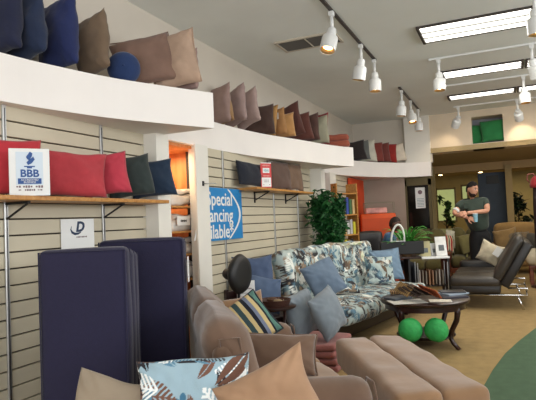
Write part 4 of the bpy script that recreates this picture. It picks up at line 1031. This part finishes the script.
def join(objs):
    """merge extra meshes into the first (bmesh), keeping one object"""
    bm = bmesh.new(); base = objs[0]
    for o in objs:
        me = o.data.copy(); me.transform(base.matrix_basis.inverted() @ o.matrix_basis if o is not base else Matrix()); bm.from_mesh(me)
    m = base.data.materials[0]; nm = base.data.name; me = bpy.data.meshes.new(nm); bm.to_mesh(me); bm.free(); me.materials.append(m)
    me.polygons.foreach_set('use_smooth', [True]*len(me.polygons)); base.data = me
    for o in objs[1:]: bpy.data.objects.remove(o)
    return base
def head(c, look, tilt, m, root, hs=1.0, hair=None, beard=None, shaved=False):
    """head at c; local -Y is the face"""
    R = Euler((math.radians(tilt), 0, look), 'XYZ').to_matrix().to_4x4(); M = Matrix.Translation(c) @ R @ Matrix.Scale(hs, 4)
    b = B(); q = bmesh.ops.create_uvsphere(b.bm, u_segments=32, v_segments=24, radius=1)
    for v in q['verts']:
        x, y, z = v.co
        sx = .076*(1-.16*max(0, -z)**1.2); sy = .096*(1-.06*max(0, -z)); sz = .122
        X, Y, Z = x*sx, y*sy, z*sz
        if y < 0:
            if z < -.25: Y -= .014*min(1, (-z-.25)*2.2)*max(0, 1-abs(x)*1.3)      # chin
            e = math.exp(-((abs(X)-.03)**2/.00022 + (Z-.012)**2/.00018)); Y += .012*e    # eye sockets
            Y -= .008*math.exp(-((Z-.035)**2/.00012))*(1-abs(x))                          # brow
            Y -= .004*math.exp(-((abs(X)-.045)**2/.0004+(Z+.02)**2/.0004))                 # cheek
            Y -= .022*math.exp(-(X*X/.00012))*max(0, 1-abs(Z+.012)/.034)                   # nose
            Y -= .007*math.exp(-((Z+.052)**2/.00006))*math.exp(-(X*X/.0006))              # lips
        v.co = (X, Y, Z)
    for s_ in (-1, 1):   # ears
        qq = bmesh.ops.create_uvsphere(b.bm, u_segments=10, v_segments=8, radius=1)
        bmesh.ops.transform(b.bm, matrix=Matrix.Translation((s_*.077, .008, -.004)) @ Matrix.Rotation(s_*.35, 4, 'Z') @ Matrix.Diagonal((.009, .02, .034, 1)), verts=qq['verts'])
    bmesh.ops.transform(b.bm, matrix=M, verts=b.bm.verts)
    h = b.build('head', m, None, smooth=True)
    for s_ in (-1, 1):
        b = B(); b.ball((s_*.03, -.083, .012), .011, (1.15, .7, .7), 10, 8); bmesh.ops.transform(b.bm, matrix=M, verts=b.bm.verts); o = b.build('eye', mat('eye_white', (190, 184, 178), .3, var=0), root, smooth=True)
        b = B(); b.ball((s_*.03, -.0905, .012), .0055, (1, .5, 1), 8, 6); bmesh.ops.transform(b.bm, matrix=M, verts=b.bm.verts); b.build('iris', M_black, o, smooth=True)
        b = B(); b.tube([(s_*.014, -.1, .032), (s_*.03, -.1, .037), (s_*.047, -.088, .031)], [.005, .006, .003], n=5); bmesh.ops.transform(b.bm, matrix=M, verts=b.bm.verts); b.build('eyebrow', hair or M_black, root, smooth=True)
    b = B(); b.ball((0, -.099, -.053), .016, (1.2, .35, .3), 10, 6); bmesh.ops.transform(b.bm, matrix=M, verts=b.bm.verts); b.build('mouth', mat('lips', (150, 84, 76), .5, var=0), root, smooth=True)
    def shell(name, mm, cond, grow, nz=.0):
        b = B(); q = bmesh.ops.create_uvsphere(b.bm, u_segments=40, v_segments=30, radius=1)
        dele = []
        for v in q['verts']:
            x, y, z = v.co
            if not cond(x, y, z): dele.append(v); continue
            g = grow + nz*noise.noise(v.co*6)
            X, Y, Z = x*(.076*(1-.16*max(0, -z)**1.2)+g), y*(.096+g), z*(.122+g)
            if y < 0 and z < -.25: Y -= .014*min(1, (-z-.25)*2.2)*max(0, 1-abs(x)*1.3)
            v.co = (X, Y, Z)
        bmesh.ops.delete(b.bm, geom=dele, context='VERTS'); r_ = bmesh.ops.extrude_face_region(b.bm, geom=list(b.bm.faces))
        for v in [g_ for g_ in r_['geom'] if isinstance(g_, bmesh.types.BMVert)]: v.co *= 1.04
        bmesh.ops.transform(b.bm, matrix=M, verts=b.bm.verts); b.build(name, mm, root, smooth=True)
    if hair: shell('hair', hair, lambda x, y, z: z > .02+.55*max(0, -y)**.8*1.0 or (y > .25 and z > -.45), .004 if not shaved else .001, .004 if not shaved else 0)
    if beard: shell('beard', beard, lambda x, y, z: (y < .05 and -.97 < z < -.34 and not (abs(x) < .24 and -.56 < z < -.36) and not (abs(x) < .75 and z > -.42 and abs(x) > .3)) or (abs(x) > .8 and -.3 < y < .1 and z < 0.02 and z > -.6), .003)
    return h
def hand(wrist, d, nrm, m, root, s=1, curl=.5, thumb=1):
    """palm and five separate fingers; d = direction of the fingers, nrm = back of hand"""
    d = d.normalized(); nrm = (nrm-d*nrm.dot(d)).normalized(); sd = d.cross(nrm)
    V_ = [wrist, wrist+d*.045*s, wrist+d*.085*s]; E_ = [(0, 1), (1, 2)]; R_ = [(.024*s, .02*s), (.036*s, .017*s), (.038*s, .015*s)]
    parts = []
    b = B(); b.soft((0, 0, 0), (.08*s, .09*s, .03*s), .013*s, seg=(3, 3, 1))
    M = Matrix((sd, d, nrm)).transposed().to_4x4(); M.translation = wrist+d*.05*s
    bmesh.ops.transform(b.bm, matrix=M, verts=b.bm.verts)
    for k, (o_, L_) in enumerate(((-.03, .066), (-.011, .076), (.010, .072), (.029, .056))):
        p = wrist+d*.085*s+sd*o_*s; pts = [p]; a = 0
        for q_, l in enumerate((.42, .33, .25)):
            a += curl*(.5+.25*q_); p = p + (d*math.cos(a)-nrm*math.sin(a))*L_*l*s; pts.append(p)
        b.tube(pts, [.0095*s, .009*s, .0082*s, .0062*s], n=8)
    p = wrist+d*.028*s-sd*thumb*.034*s; q1 = p+(d*.6-sd*thumb*.8)*.034*s; q2 = q1+(d*.9-sd*thumb*.25-nrm*.4)*.03*s; q3 = q2+(d*.9-nrm*.5)*.022*s
    b.tube([p, q1, q2, q3], [.014*s, .012*s, .0105*s, .007*s], n=8)
    return b.build('hand', m, None, smooth=True)

# --- standing man
MD_ = 9.6
man = thing('person', 'bearded man in a dark green polo standing with arms crossed, holding a cup', 'person', (at(474, 260, MD_).x, at(474, 260, MD_).y, 0))
man.rotation_euler = (0, 0, 0); O = Vector(man.location)
def W(px, py, dd=0): return at(px, py, MD_+dd) - O
fw = -FW.copy(); fw.z = 0; fw.normalize()
pel = W(480, 237); wst = W(478.5, 226); chs = W(475, 207); nk0 = W(473.5, 200.5); nk1 = W(473, 196.5)
rs = W(462.5, 203.5); re_ = W(453.5, 213.5, -.12); rh = W(468.5, 218, -.36)
ls = W(486, 202); le = W(487.5, 211, -.22); lh = W(466.5, 213, -.40)
hipR, hipL = W(475, 241), W(485.5, 241)
zf = -O.z
def leg(h, dx):
    k = h + Vector((dx, 0, 0)) + fw*.03; k.z = .50; a = h + Vector((dx*1.3, 0, 0)); a.z = .09; return k, a, a+fw*.16+Vector((0, 0, -.05))
kR, aR, tR = leg(hipR, -.02); kL, aL, tL = leg(hipL, .02)
Vb = [pel, wst, chs, nk0, nk1, rs, re_, rh, ls, le, lh, hipR, kR, aR, hipL, kL, aL]
Eb = [(0, 1), (1, 2), (2, 3), (3, 4), (2, 5), (5, 6), (6, 7), (2, 8), (8, 9), (9, 10), (0, 11), (11, 12), (12, 13), (0, 14), (14, 15), (15, 16)]
Rb = [(.09, .08), (.12, .09), (.15, .11), .062, .058, .07, .045, .028, .07, .045, .028, .095, .06, .04, .095, .06, .04]
body = skin('body', Vb, Eb, Rb, M_skin)
M_hair = mat('dark_hair', (20, 14, 11), 1.0, var=.2)
hdm = head(W(472.2, 189.3, -.04), math.radians(24.3+26), 12, M_skin, man, hs=1.13, hair=M_hair, beard=mat('beard_brown', (52, 34, 26), .9, var=.2))
h1 = hand(rh, (rh-re_), -FW*1+Vector((0, 0, .3)), M_skin, man, 1.05, .75, thumb=-1)
h2 = hand(lh, (lh-le), -FW+Vector((0, 0, .6)), M_skin, man, 1.05, .5, thumb=1)
body = join([body, hdm, h1, h2]); body.name = 'body'; body.parent = man
M_shirt = fabric('green_polo', (50, 62, 52), bump=.3)
rsm = rs.lerp(re_, .62); lsm = ls.lerp(le, .62)
sh = skin('polo_shirt', [W(480, 231), wst, chs, nk0+Vector((0, 0, -.01)), rs, rsm, ls, lsm], [(0, 1), (1, 2), (2, 3), (2, 4), (4, 5), (2, 6), (6, 7)],
          [(.225, .175), (.215, .16), (.235, .165), (.10, .09), .098, .078, .098, .078], M_shirt, man)
b = B(); b.tube([W(473.5, 200.5)+Vector((.085*math.cos(a), .07*math.sin(a), .02*math.sin(a))) for a in [2*PI*k/12 for k in range(13)]], .014, n=6); b.build('collar', M_shirt, sh, smooth=True)
b = B(); b.box(W(466.5, 206, -.19), (.1, .01, .09), rz=psi); b.build('chest_pocket', M_shirt, sh)
skin('trousers', [W(479.3, 227.5), W(480, 237), hipR, kR, aR+Vector((0, 0, .03)), hipL, kL, aL+Vector((0, 0, .03))], [(0, 1), (1, 2), (2, 3), (3, 4), (1, 5), (5, 6), (6, 7)],
     [(.18, .135), (.185, .14), .125, .088, .075, .125, .088, .075], mat('black_trousers', (18, 18, 20), .85, var=.15), man)
for a, t_ in ((aR, tR), (aL, tL)):
    b = B(); a0 = a+Vector((0, 0, -.05)); b.tube([a0-fw*.08, a0-fw*.03, a0+fw*.08, a0+fw*.19], [.04, .042, .042, .03], n=10); b.build('shoe', M_black, man, smooth=True)
b = B(); b.tube([rs.lerp(re_, .66)-Vector((0, 0, 0)), rs.lerp(re_, .8)], [.062, .06], n=14); b.build('armband', M_paper, man, smooth=True)
q = at(475.5, 218.5, MD_-.44)
cup = thing('paper_cup', 'light blue and white cup held by the standing man', 'cup', (q.x, q.y, q.z-.06))
b = B(); b.lathe([(0, 0), (.032, 0), (.04, .13), (.042, .13), (.042, .135), (.036, .135), (.03, .006), (0, .006)], n=20); b.build('cup_body', mat('cup_blue', (140, 190, 206), .4, var=.2, vs=20), cup, auto=40)
b = B(); b.lathe([(0, .135), (.043, .135), (.043, .145), (.036, .15), (0, .15)], n=20); b.build('lid', M_white, cup, auto=40)

# --- seated man
SD = 9.0
sm = thing('person', 'seated man with shaved head in a blue shirt facing right behind the desk', 'person', (at(392, 250, SD).x, at(392, 250, SD).y, 0)); O2 = Vector(sm.location)
def S(px, py, dd=0): return at(px, py, SD+dd) - O2
side = Vector((math.cos(psi), math.sin(psi), 0))   # he looks to image right
pl = S(387, 258); pl.z = .56; cs_ = S(388, 241); nk = S(393, 233.5); n2 = S(394, 230.5)
s1 = S(388, 238.5, -.18); e1 = S(390, 249, -.22); w1 = S(401, 250.5, -.15)
s2 = S(390, 237.5, .18); e2 = S(393, 249, .2); w2 = S(403, 250, .12)
k1 = pl+side*.42+fw*.1; f1 = k1+Vector((0, 0, -.44)); k2 = pl+side*.42-fw*.12; f2 = k2+Vector((0, 0, -.44))
h1p = pl+side*.05+fw*.1; h2p = pl+side*.05-fw*.1
bd = skin('body', [pl, pl.lerp(cs_, .5), cs_, nk, n2, s1, e1, w1, s2, e2, w2, h1p, k1, f1, h2p, k2, f2],
     [(0, 1), (1, 2), (2, 3), (3, 4), (2, 5), (5, 6), (6, 7), (2, 8), (8, 9), (9, 10), (0, 11), (11, 12), (12, 13), (0, 14), (14, 15), (15, 16)],
     [.12, .12, .13, .06, .055, .065, .042, .028, .065, .042, .028, .08, .06, .04, .08, .06, .04], M_skin2)
hs = head(S(395, 224), psi+math.radians(62), 12, M_skin2, sm, hair=mat('cropped_hair', (40, 26, 20), .8), shaved=True)
g1 = hand(w1, w1-e1, Vector((0, 0, 1)), M_skin2, sm, 1, .5, 1); g2 = hand(w2, w2-e2, Vector((0, 0, 1)), M_skin2, sm, 1, .5, -1)
bd = join([bd, hs, g1, g2]); bd.name = 'body'; bd.parent = sm
M_bs = fabric('blue_shirt', (62, 98, 134), bump=.3)
skin('shirt', [pl+Vector((0, 0, .03)), pl.lerp(cs_, .5), cs_, nk+Vector((0, 0, -.02)), s1, s1.lerp(e1, .6), s2, s2.lerp(e2, .6)], [(0, 1), (1, 2), (2, 3), (2, 4), (4, 5), (2, 6), (6, 7)], [.15, .155, .165, .085, .095, .07, .095, .07], M_bs, sm)
skin('trousers', [pl, h1p, k1, f1+Vector((0, 0, .04)), h2p, k2, f2+Vector((0, 0, .04))], [(0, 1), (1, 2), (2, 3), (0, 4), (4, 5), (5, 6)], [.13, .1, .078, .06, .1, .078, .06], mat('dark_trousers', (34, 36, 44), .85, var=.1), sm)
for f_ in (f1, f2):
    b = B(); z = Vector((f_.x, f_.y, .045)); b.tube([z-side*.07, z, z+side*.1, z+side*.18], [.04, .042, .04, .028], n=10); b.build('shoe', M_black, sm, smooth=True)
stl = thing('work_stool', 'dark padded stool under the seated man', 'stool', O2+Vector((pl.x, pl.y, 0)))
b = B(); b.soft((0, 0, .41), (.38, .38, .07), .03, seg=(4, 4, 1)); b.build('seat', M_leather, stl, smooth=True)
for k in range(4):
    a = PI/4+k*PI/2; b = B(); b.tube([(.12*math.cos(a), .12*math.sin(a), .39), (.18*math.cos(a), .18*math.sin(a), 0)], .014, n=6); b.build('leg', M_black, stl)

# ------------------------------------------------------------------ CEILING FIXTURES
M_tube = mat('lamp_glow', (255, 252, 244), .4, emit=3.5, var=0)
M_trim = mat('troffer_frame', (60, 52, 46), .6, var=0)
def troffer(x0, x1, y0, y1, label):
    t = thing('ceiling_light', label, 'ceiling light', ((x0+x1)/2, (y0+y1)/2, CEIL), 0, 'fluorescent ceiling lights'); w, d = x1-x0, y1-y0
    b = B()
    for sx in (-1, 1): b.box((sx*w/2, 0, -.015), (.03, d+.03, .03))
    for sy in (-1, 1): b.box((0, sy*d/2, -.012), (w, .02, .024))
    b.build('frame', M_trim, t)
    for k in range(3):
        b = B(); b.box((0, -d/2+d*(k+.5)/3, -.012), (w-.04, d/3-.035, .012), bev=.004); b.build('lamp_panel', M_tube, t)
        if k: b = B(); b.box((0, -d/2+d*k/3, -.018), (w-.04, .028, .02)); b.build('divider', mat('divider_metal', (170, 170, 165), .4, var=0), t)
troffer(-.81, .35, 6.03, 6.60, 'large fluorescent ceiling light, the nearest of the three rows')
troffer(-.78, .30, 8.12, 8.52, 'fluorescent ceiling light in the second row from the camera')
troffer(.35, 1.4, 8.12, 8.52, 'second-row fluorescent ceiling light cut by the right frame edge')
troffer(-.86, .22, 9.85, 10.2, 'fluorescent ceiling light in the farthest row')
troffer(.27, 1.3, 9.85, 10.2, 'farthest-row fluorescent ceiling light at the right frame edge')
# vent
va, vb, vc = onz(275, 42, CEIL), onz(336, 34, CEIL), onz(284, 50, CEIL)
t = thing('ceiling_vent', 'rectangular dark louvred vent in the ceiling', 'vent', ((va.x+vb.x)/2, (va.y+vc.y)/2+.03, CEIL), 0)
w = vb.x-va.x; d = .36
b = B()
for sx in (-1, 0, 1): b.box((sx*w/2, 0, -.01), (.03 if sx else .012, d, .02))
for sy in (-1, 1): b.box((0, sy*d/2, -.01), (w+.03, .03, .02))
b.build('frame', mat('vent_frame', (196, 186, 168), .5, var=0), t)
b = B(); b.box((0, 0, -.003), (w, d, .004)); b.build('backing', mat('vent_dark', (62, 58, 54), .8, var=0), t)
b = B()
for k in range(11): b.box((0, -d/2+d*(k+.5)/11, -.01), (w, .004, .018), rot=Euler((.6, 0, 0)))
b.build('louvres', mat('vent_slats', (92, 88, 82), .6, var=0), t)
# track rails and heads
def rail(p0, p1, m, label):
    v = Vector(p1)-Vector(p0); L_ = v.length; t = thing('track_rail', label, 'light track', ((p0[0]+p1[0])/2, (p0[1]+p1[1])/2, CEIL), math.atan2(v.y, v.x), 'ceiling light tracks')
    b = B(); b.box((0, 0, -.012), (L_, .036, .024), bev=.003, seg=1); b.build('channel', m, t)
    b = B()
    for s_ in (-1, 1): b.box((s_*L_/2, 0, -.014), (.03, .042, .028), bev=.003, seg=1)
    b.build('end_cap', m, t)
M_rb = mat('track_bronze', (52, 46, 42), .5, var=0)
rail((-1.5, 4.1), (-1.5, 6.95), M_rb, 'dark track on the ceiling with three spotlights nearest the left wall')
rail((-1.5, 8.7), (-1.5, 10.8), M_rb, 'short dark track farther back with three small spotlights')
rail((-.85, 7.38), (1.6, 7.38), M_white, 'white track between the first and second fluorescent rows')
rail((-.86, 9.05), (1.6, 9.05), M_white, 'white track between the second and third fluorescent rows')
rail((-.85, 10.95), (1.6, 10.95), M_white, 'white track nearest the pillow niche wall')
M_glow = mat('warm_bulb', (255, 226, 176), .3, emit=14, var=0, ecol=(255, 214, 150))
M_refl = mat('warm_reflector', (232, 190, 130), .3, metal=.6, var=0)
G_ = 'white spotlights on the tracks'
def spot(px, py, Y, label, aim, X=None, power=10, scale=1.0):
    q = ony(px, py, Y); hx = q.x if X is None else X
    t = thing('track_spotlight', label, 'spotlight', (hx, Y, CEIL-.024), 0, G_); t.scale = (1.22,)*3
    a = Vector(aim).normalized(); z = -.30*scale
    b = B(); b.box((0, 0, -.02), (.045, .045, .04), bev=.006); b.build('adapter', M_white, t)
    c0 = Vector((0, 0, -.04)); c1 = Vector((0, 0, -.15)); 
    b = B(); b.tube([c0, c1], .016, n=8); b.tube([c1, c1+a*.03], .02, n=8); b.build('stem', M_white, t, smooth=True)
    M = a.to_track_quat('Z', 'Y').to_matrix().to_4x4(); M.translation = c1
    b = B(); b.lathe([(0, 0), (.035, 0), (.04, .02), (.04, .06), (.062, .075), (.066, .09), (.066, .2), (.06, .2), (.056, .17), (.03, .12), (0, .115)], n=28)
    bmesh.ops.transform(b.bm, matrix=M, verts=b.bm.verts); b.build('housing', M_white, t, auto=40)
    b = B(); b.lathe([(.054, .168), (.06, .196), (.058, .198), (.05, .168)], n=28); bmesh.ops.transform(b.bm, matrix=M, verts=b.bm.verts); b.build('reflector', M_refl, t, smooth=True)
    b = B(); b.lathe([(0, .15), (.045, .152), (.045, .165), (.02, .178), (0, .18)], n=20); bmesh.ops.transform(b.bm, matrix=M, verts=b.bm.verts); b.build('bulb', M_glow, t, smooth=True)
    if power:
        l = bpy.data.lights.new('spot_beam', 'SPOT'); l.energy = power; l.color = (1, .80, .55); l.spot_size = math.radians(75); l.spot_blend = .6; l.shadow_soft_size = .04
        lo = bpy.data.objects.new('spot_beam', l); C.objects.link(lo); lo.parent = t; lo.location = c1+a*.22; lo.rotation_euler = (-a).to_track_quat('Z', 'Y').to_euler()
spot(329, 8, 5.05, 'spotlight nearest the camera on the dark track', (-.15, -.35, -1), -1.5, 12)
spot(357, 40, 6.2, 'middle spotlight of three on the near dark track', (-.2, .05, -1), -1.5, 12)
spot(374, 58, 6.9, 'spotlight at the far end of the near dark track', (.0, -.05, -1), -1.5, 12)
spot(400, 88, 8.85, 'first spotlight on the farther dark track', (-.1, 0, -1), -1.5, 10)
spot(410, 99, 9.75, 'middle spotlight on the farther dark track', (.15, -.3, -1), -1.5, 10)
spot(418, 108, 10.65, 'last spotlight on the farther dark track', (0, 0, -1), -1.5, 10)
spot(438, 58, 7.38, 'spotlight at the left end of the first white track', (.0, -.1, -1), None, 12)
spot(531, 44, 7.38, 'spotlight near the right frame edge on the first white track', (.25, .5, -1), None, 12)
spot(523, 77, 9.05, 'spotlight hanging on the second white track', (.05, -.1, -1), None, 12)
spot(458, 106, 10.95, 'dim spotlight at the left end of the white track by the niche wall', (-.4, .7, -.7), None, 8)
spot(517, 100, 10.95, 'grey spotlight right of the niche on the last white track', (.1, .8, -.6), None, 14)
spot(534, -8, 5.55, 'spotlight at the top right corner of the picture', (0, 0, -1), None, 12)
# two recessed downlights in the back room
for px, py, Y in ((441, 184, 18.0), (481, 183, 18.0)):
    q = onz(px, py, 2.69); 
    if q.y > 19: q = Vector((ony(px, py, 18.3).x, 18.3, 2.69))
    t = thing('recessed_downlight', 'small bright downlight in the back room ceiling, %s' % ('above the leafy plant' if px < 450 else 'above the blue door'), 'ceiling light', (q.x, q.y, 2.69), 0, 'back room downlights')
    b = B(); b.lathe([(.05, 0), (.085, 0), (.085, -.01), (.05, -.01)], n=20); b.build('trim_ring', M_white, t)
    b = B(); b.lathe([(0, -.03), (.06, -.02), (.06, -.004), (0, -.004)], n=16); b.build('bulb', M_glow, t, smooth=True)

# ------------------------------------------------------------------ LIGHT
def area(name, loc, rot, sx, sy, e, col=(1, 1, 1)):
    l = bpy.data.lights.new(name, 'AREA'); l.shape = 'RECTANGLE'; l.size = sx; l.size_y = sy; l.energy = e; l.color = col
    o = bpy.data.objects.new(name, l); C.objects.link(o); o.location = loc; o.rotation_euler = rot; return o
for nm, x, y, e in (('fluorescent_a', -.23, 6.3, 26), ('fluorescent_b', .3, 8.3, 26), ('fluorescent_c', .3, 10.0, 22)):
    area(nm, (x, y, CEIL-.05), (0, 0, 0), 1.2, .5, e, (1, .97, .9))
area('back_room_light', (.2, 17.5, 2.6), (0, 0, 0), 2.5, 1.0, 30, (1, .82, .5))
area('back_room_light', (.5, 13.3, 2.62), (0, 0, 0), 2.0, .8, 20, (1, .84, .55))
# daylight from the glazed shop front behind the camera
area('niche_light', (-3.2, 4.45, 2.14), (0, 0, 0), .4, .4, 9, (1, .78, .5))
area('shopfront_daylight', (1.2, -2.6, 1.6), (math.radians(124), 0, math.radians(8)), 6.0, 2.0, 230, (.95, .97, 1))
area('side_fill_panel', (4.4, 4.5, 2.5), (0, math.radians(122), 0), 1.4, 8.0, 330, (.95, .97, 1))  # unseen fill panel added on the right, tilted up to brighten the ceiling
w = bpy.data.worlds.new('sky'); bpy.context.scene.world = w; w.use_nodes = True
bg = w.node_tree.nodes['Background']; bg.inputs[0].default_value = (.86, .93, 1, 1); bg.inputs[1].default_value = .36

# ------------------------------------------------------------------ CAMERA
cd = bpy.data.cameras.new('camera'); cam = bpy.data.objects.new('camera', cd); C.objects.link(cam)
cd.sensor_fit = 'HORIZONTAL'; cd.sensor_width = 36; cd.lens = 36*FL/536; cd.clip_start = .05
M = Matrix((R2, U2, -FW)).transposed().to_4x4(); M.translation = (0, 0, CAMZ); cam.matrix_world = M
sc = bpy.context.scene; sc.camera = cam
sc.view_settings.view_transform = 'Standard'; sc.view_settings.look = 'None'; sc.view_settings.gamma = 1; sc.view_settings.use_curve_mapping = False
sc.view_settings.exposure = -.08
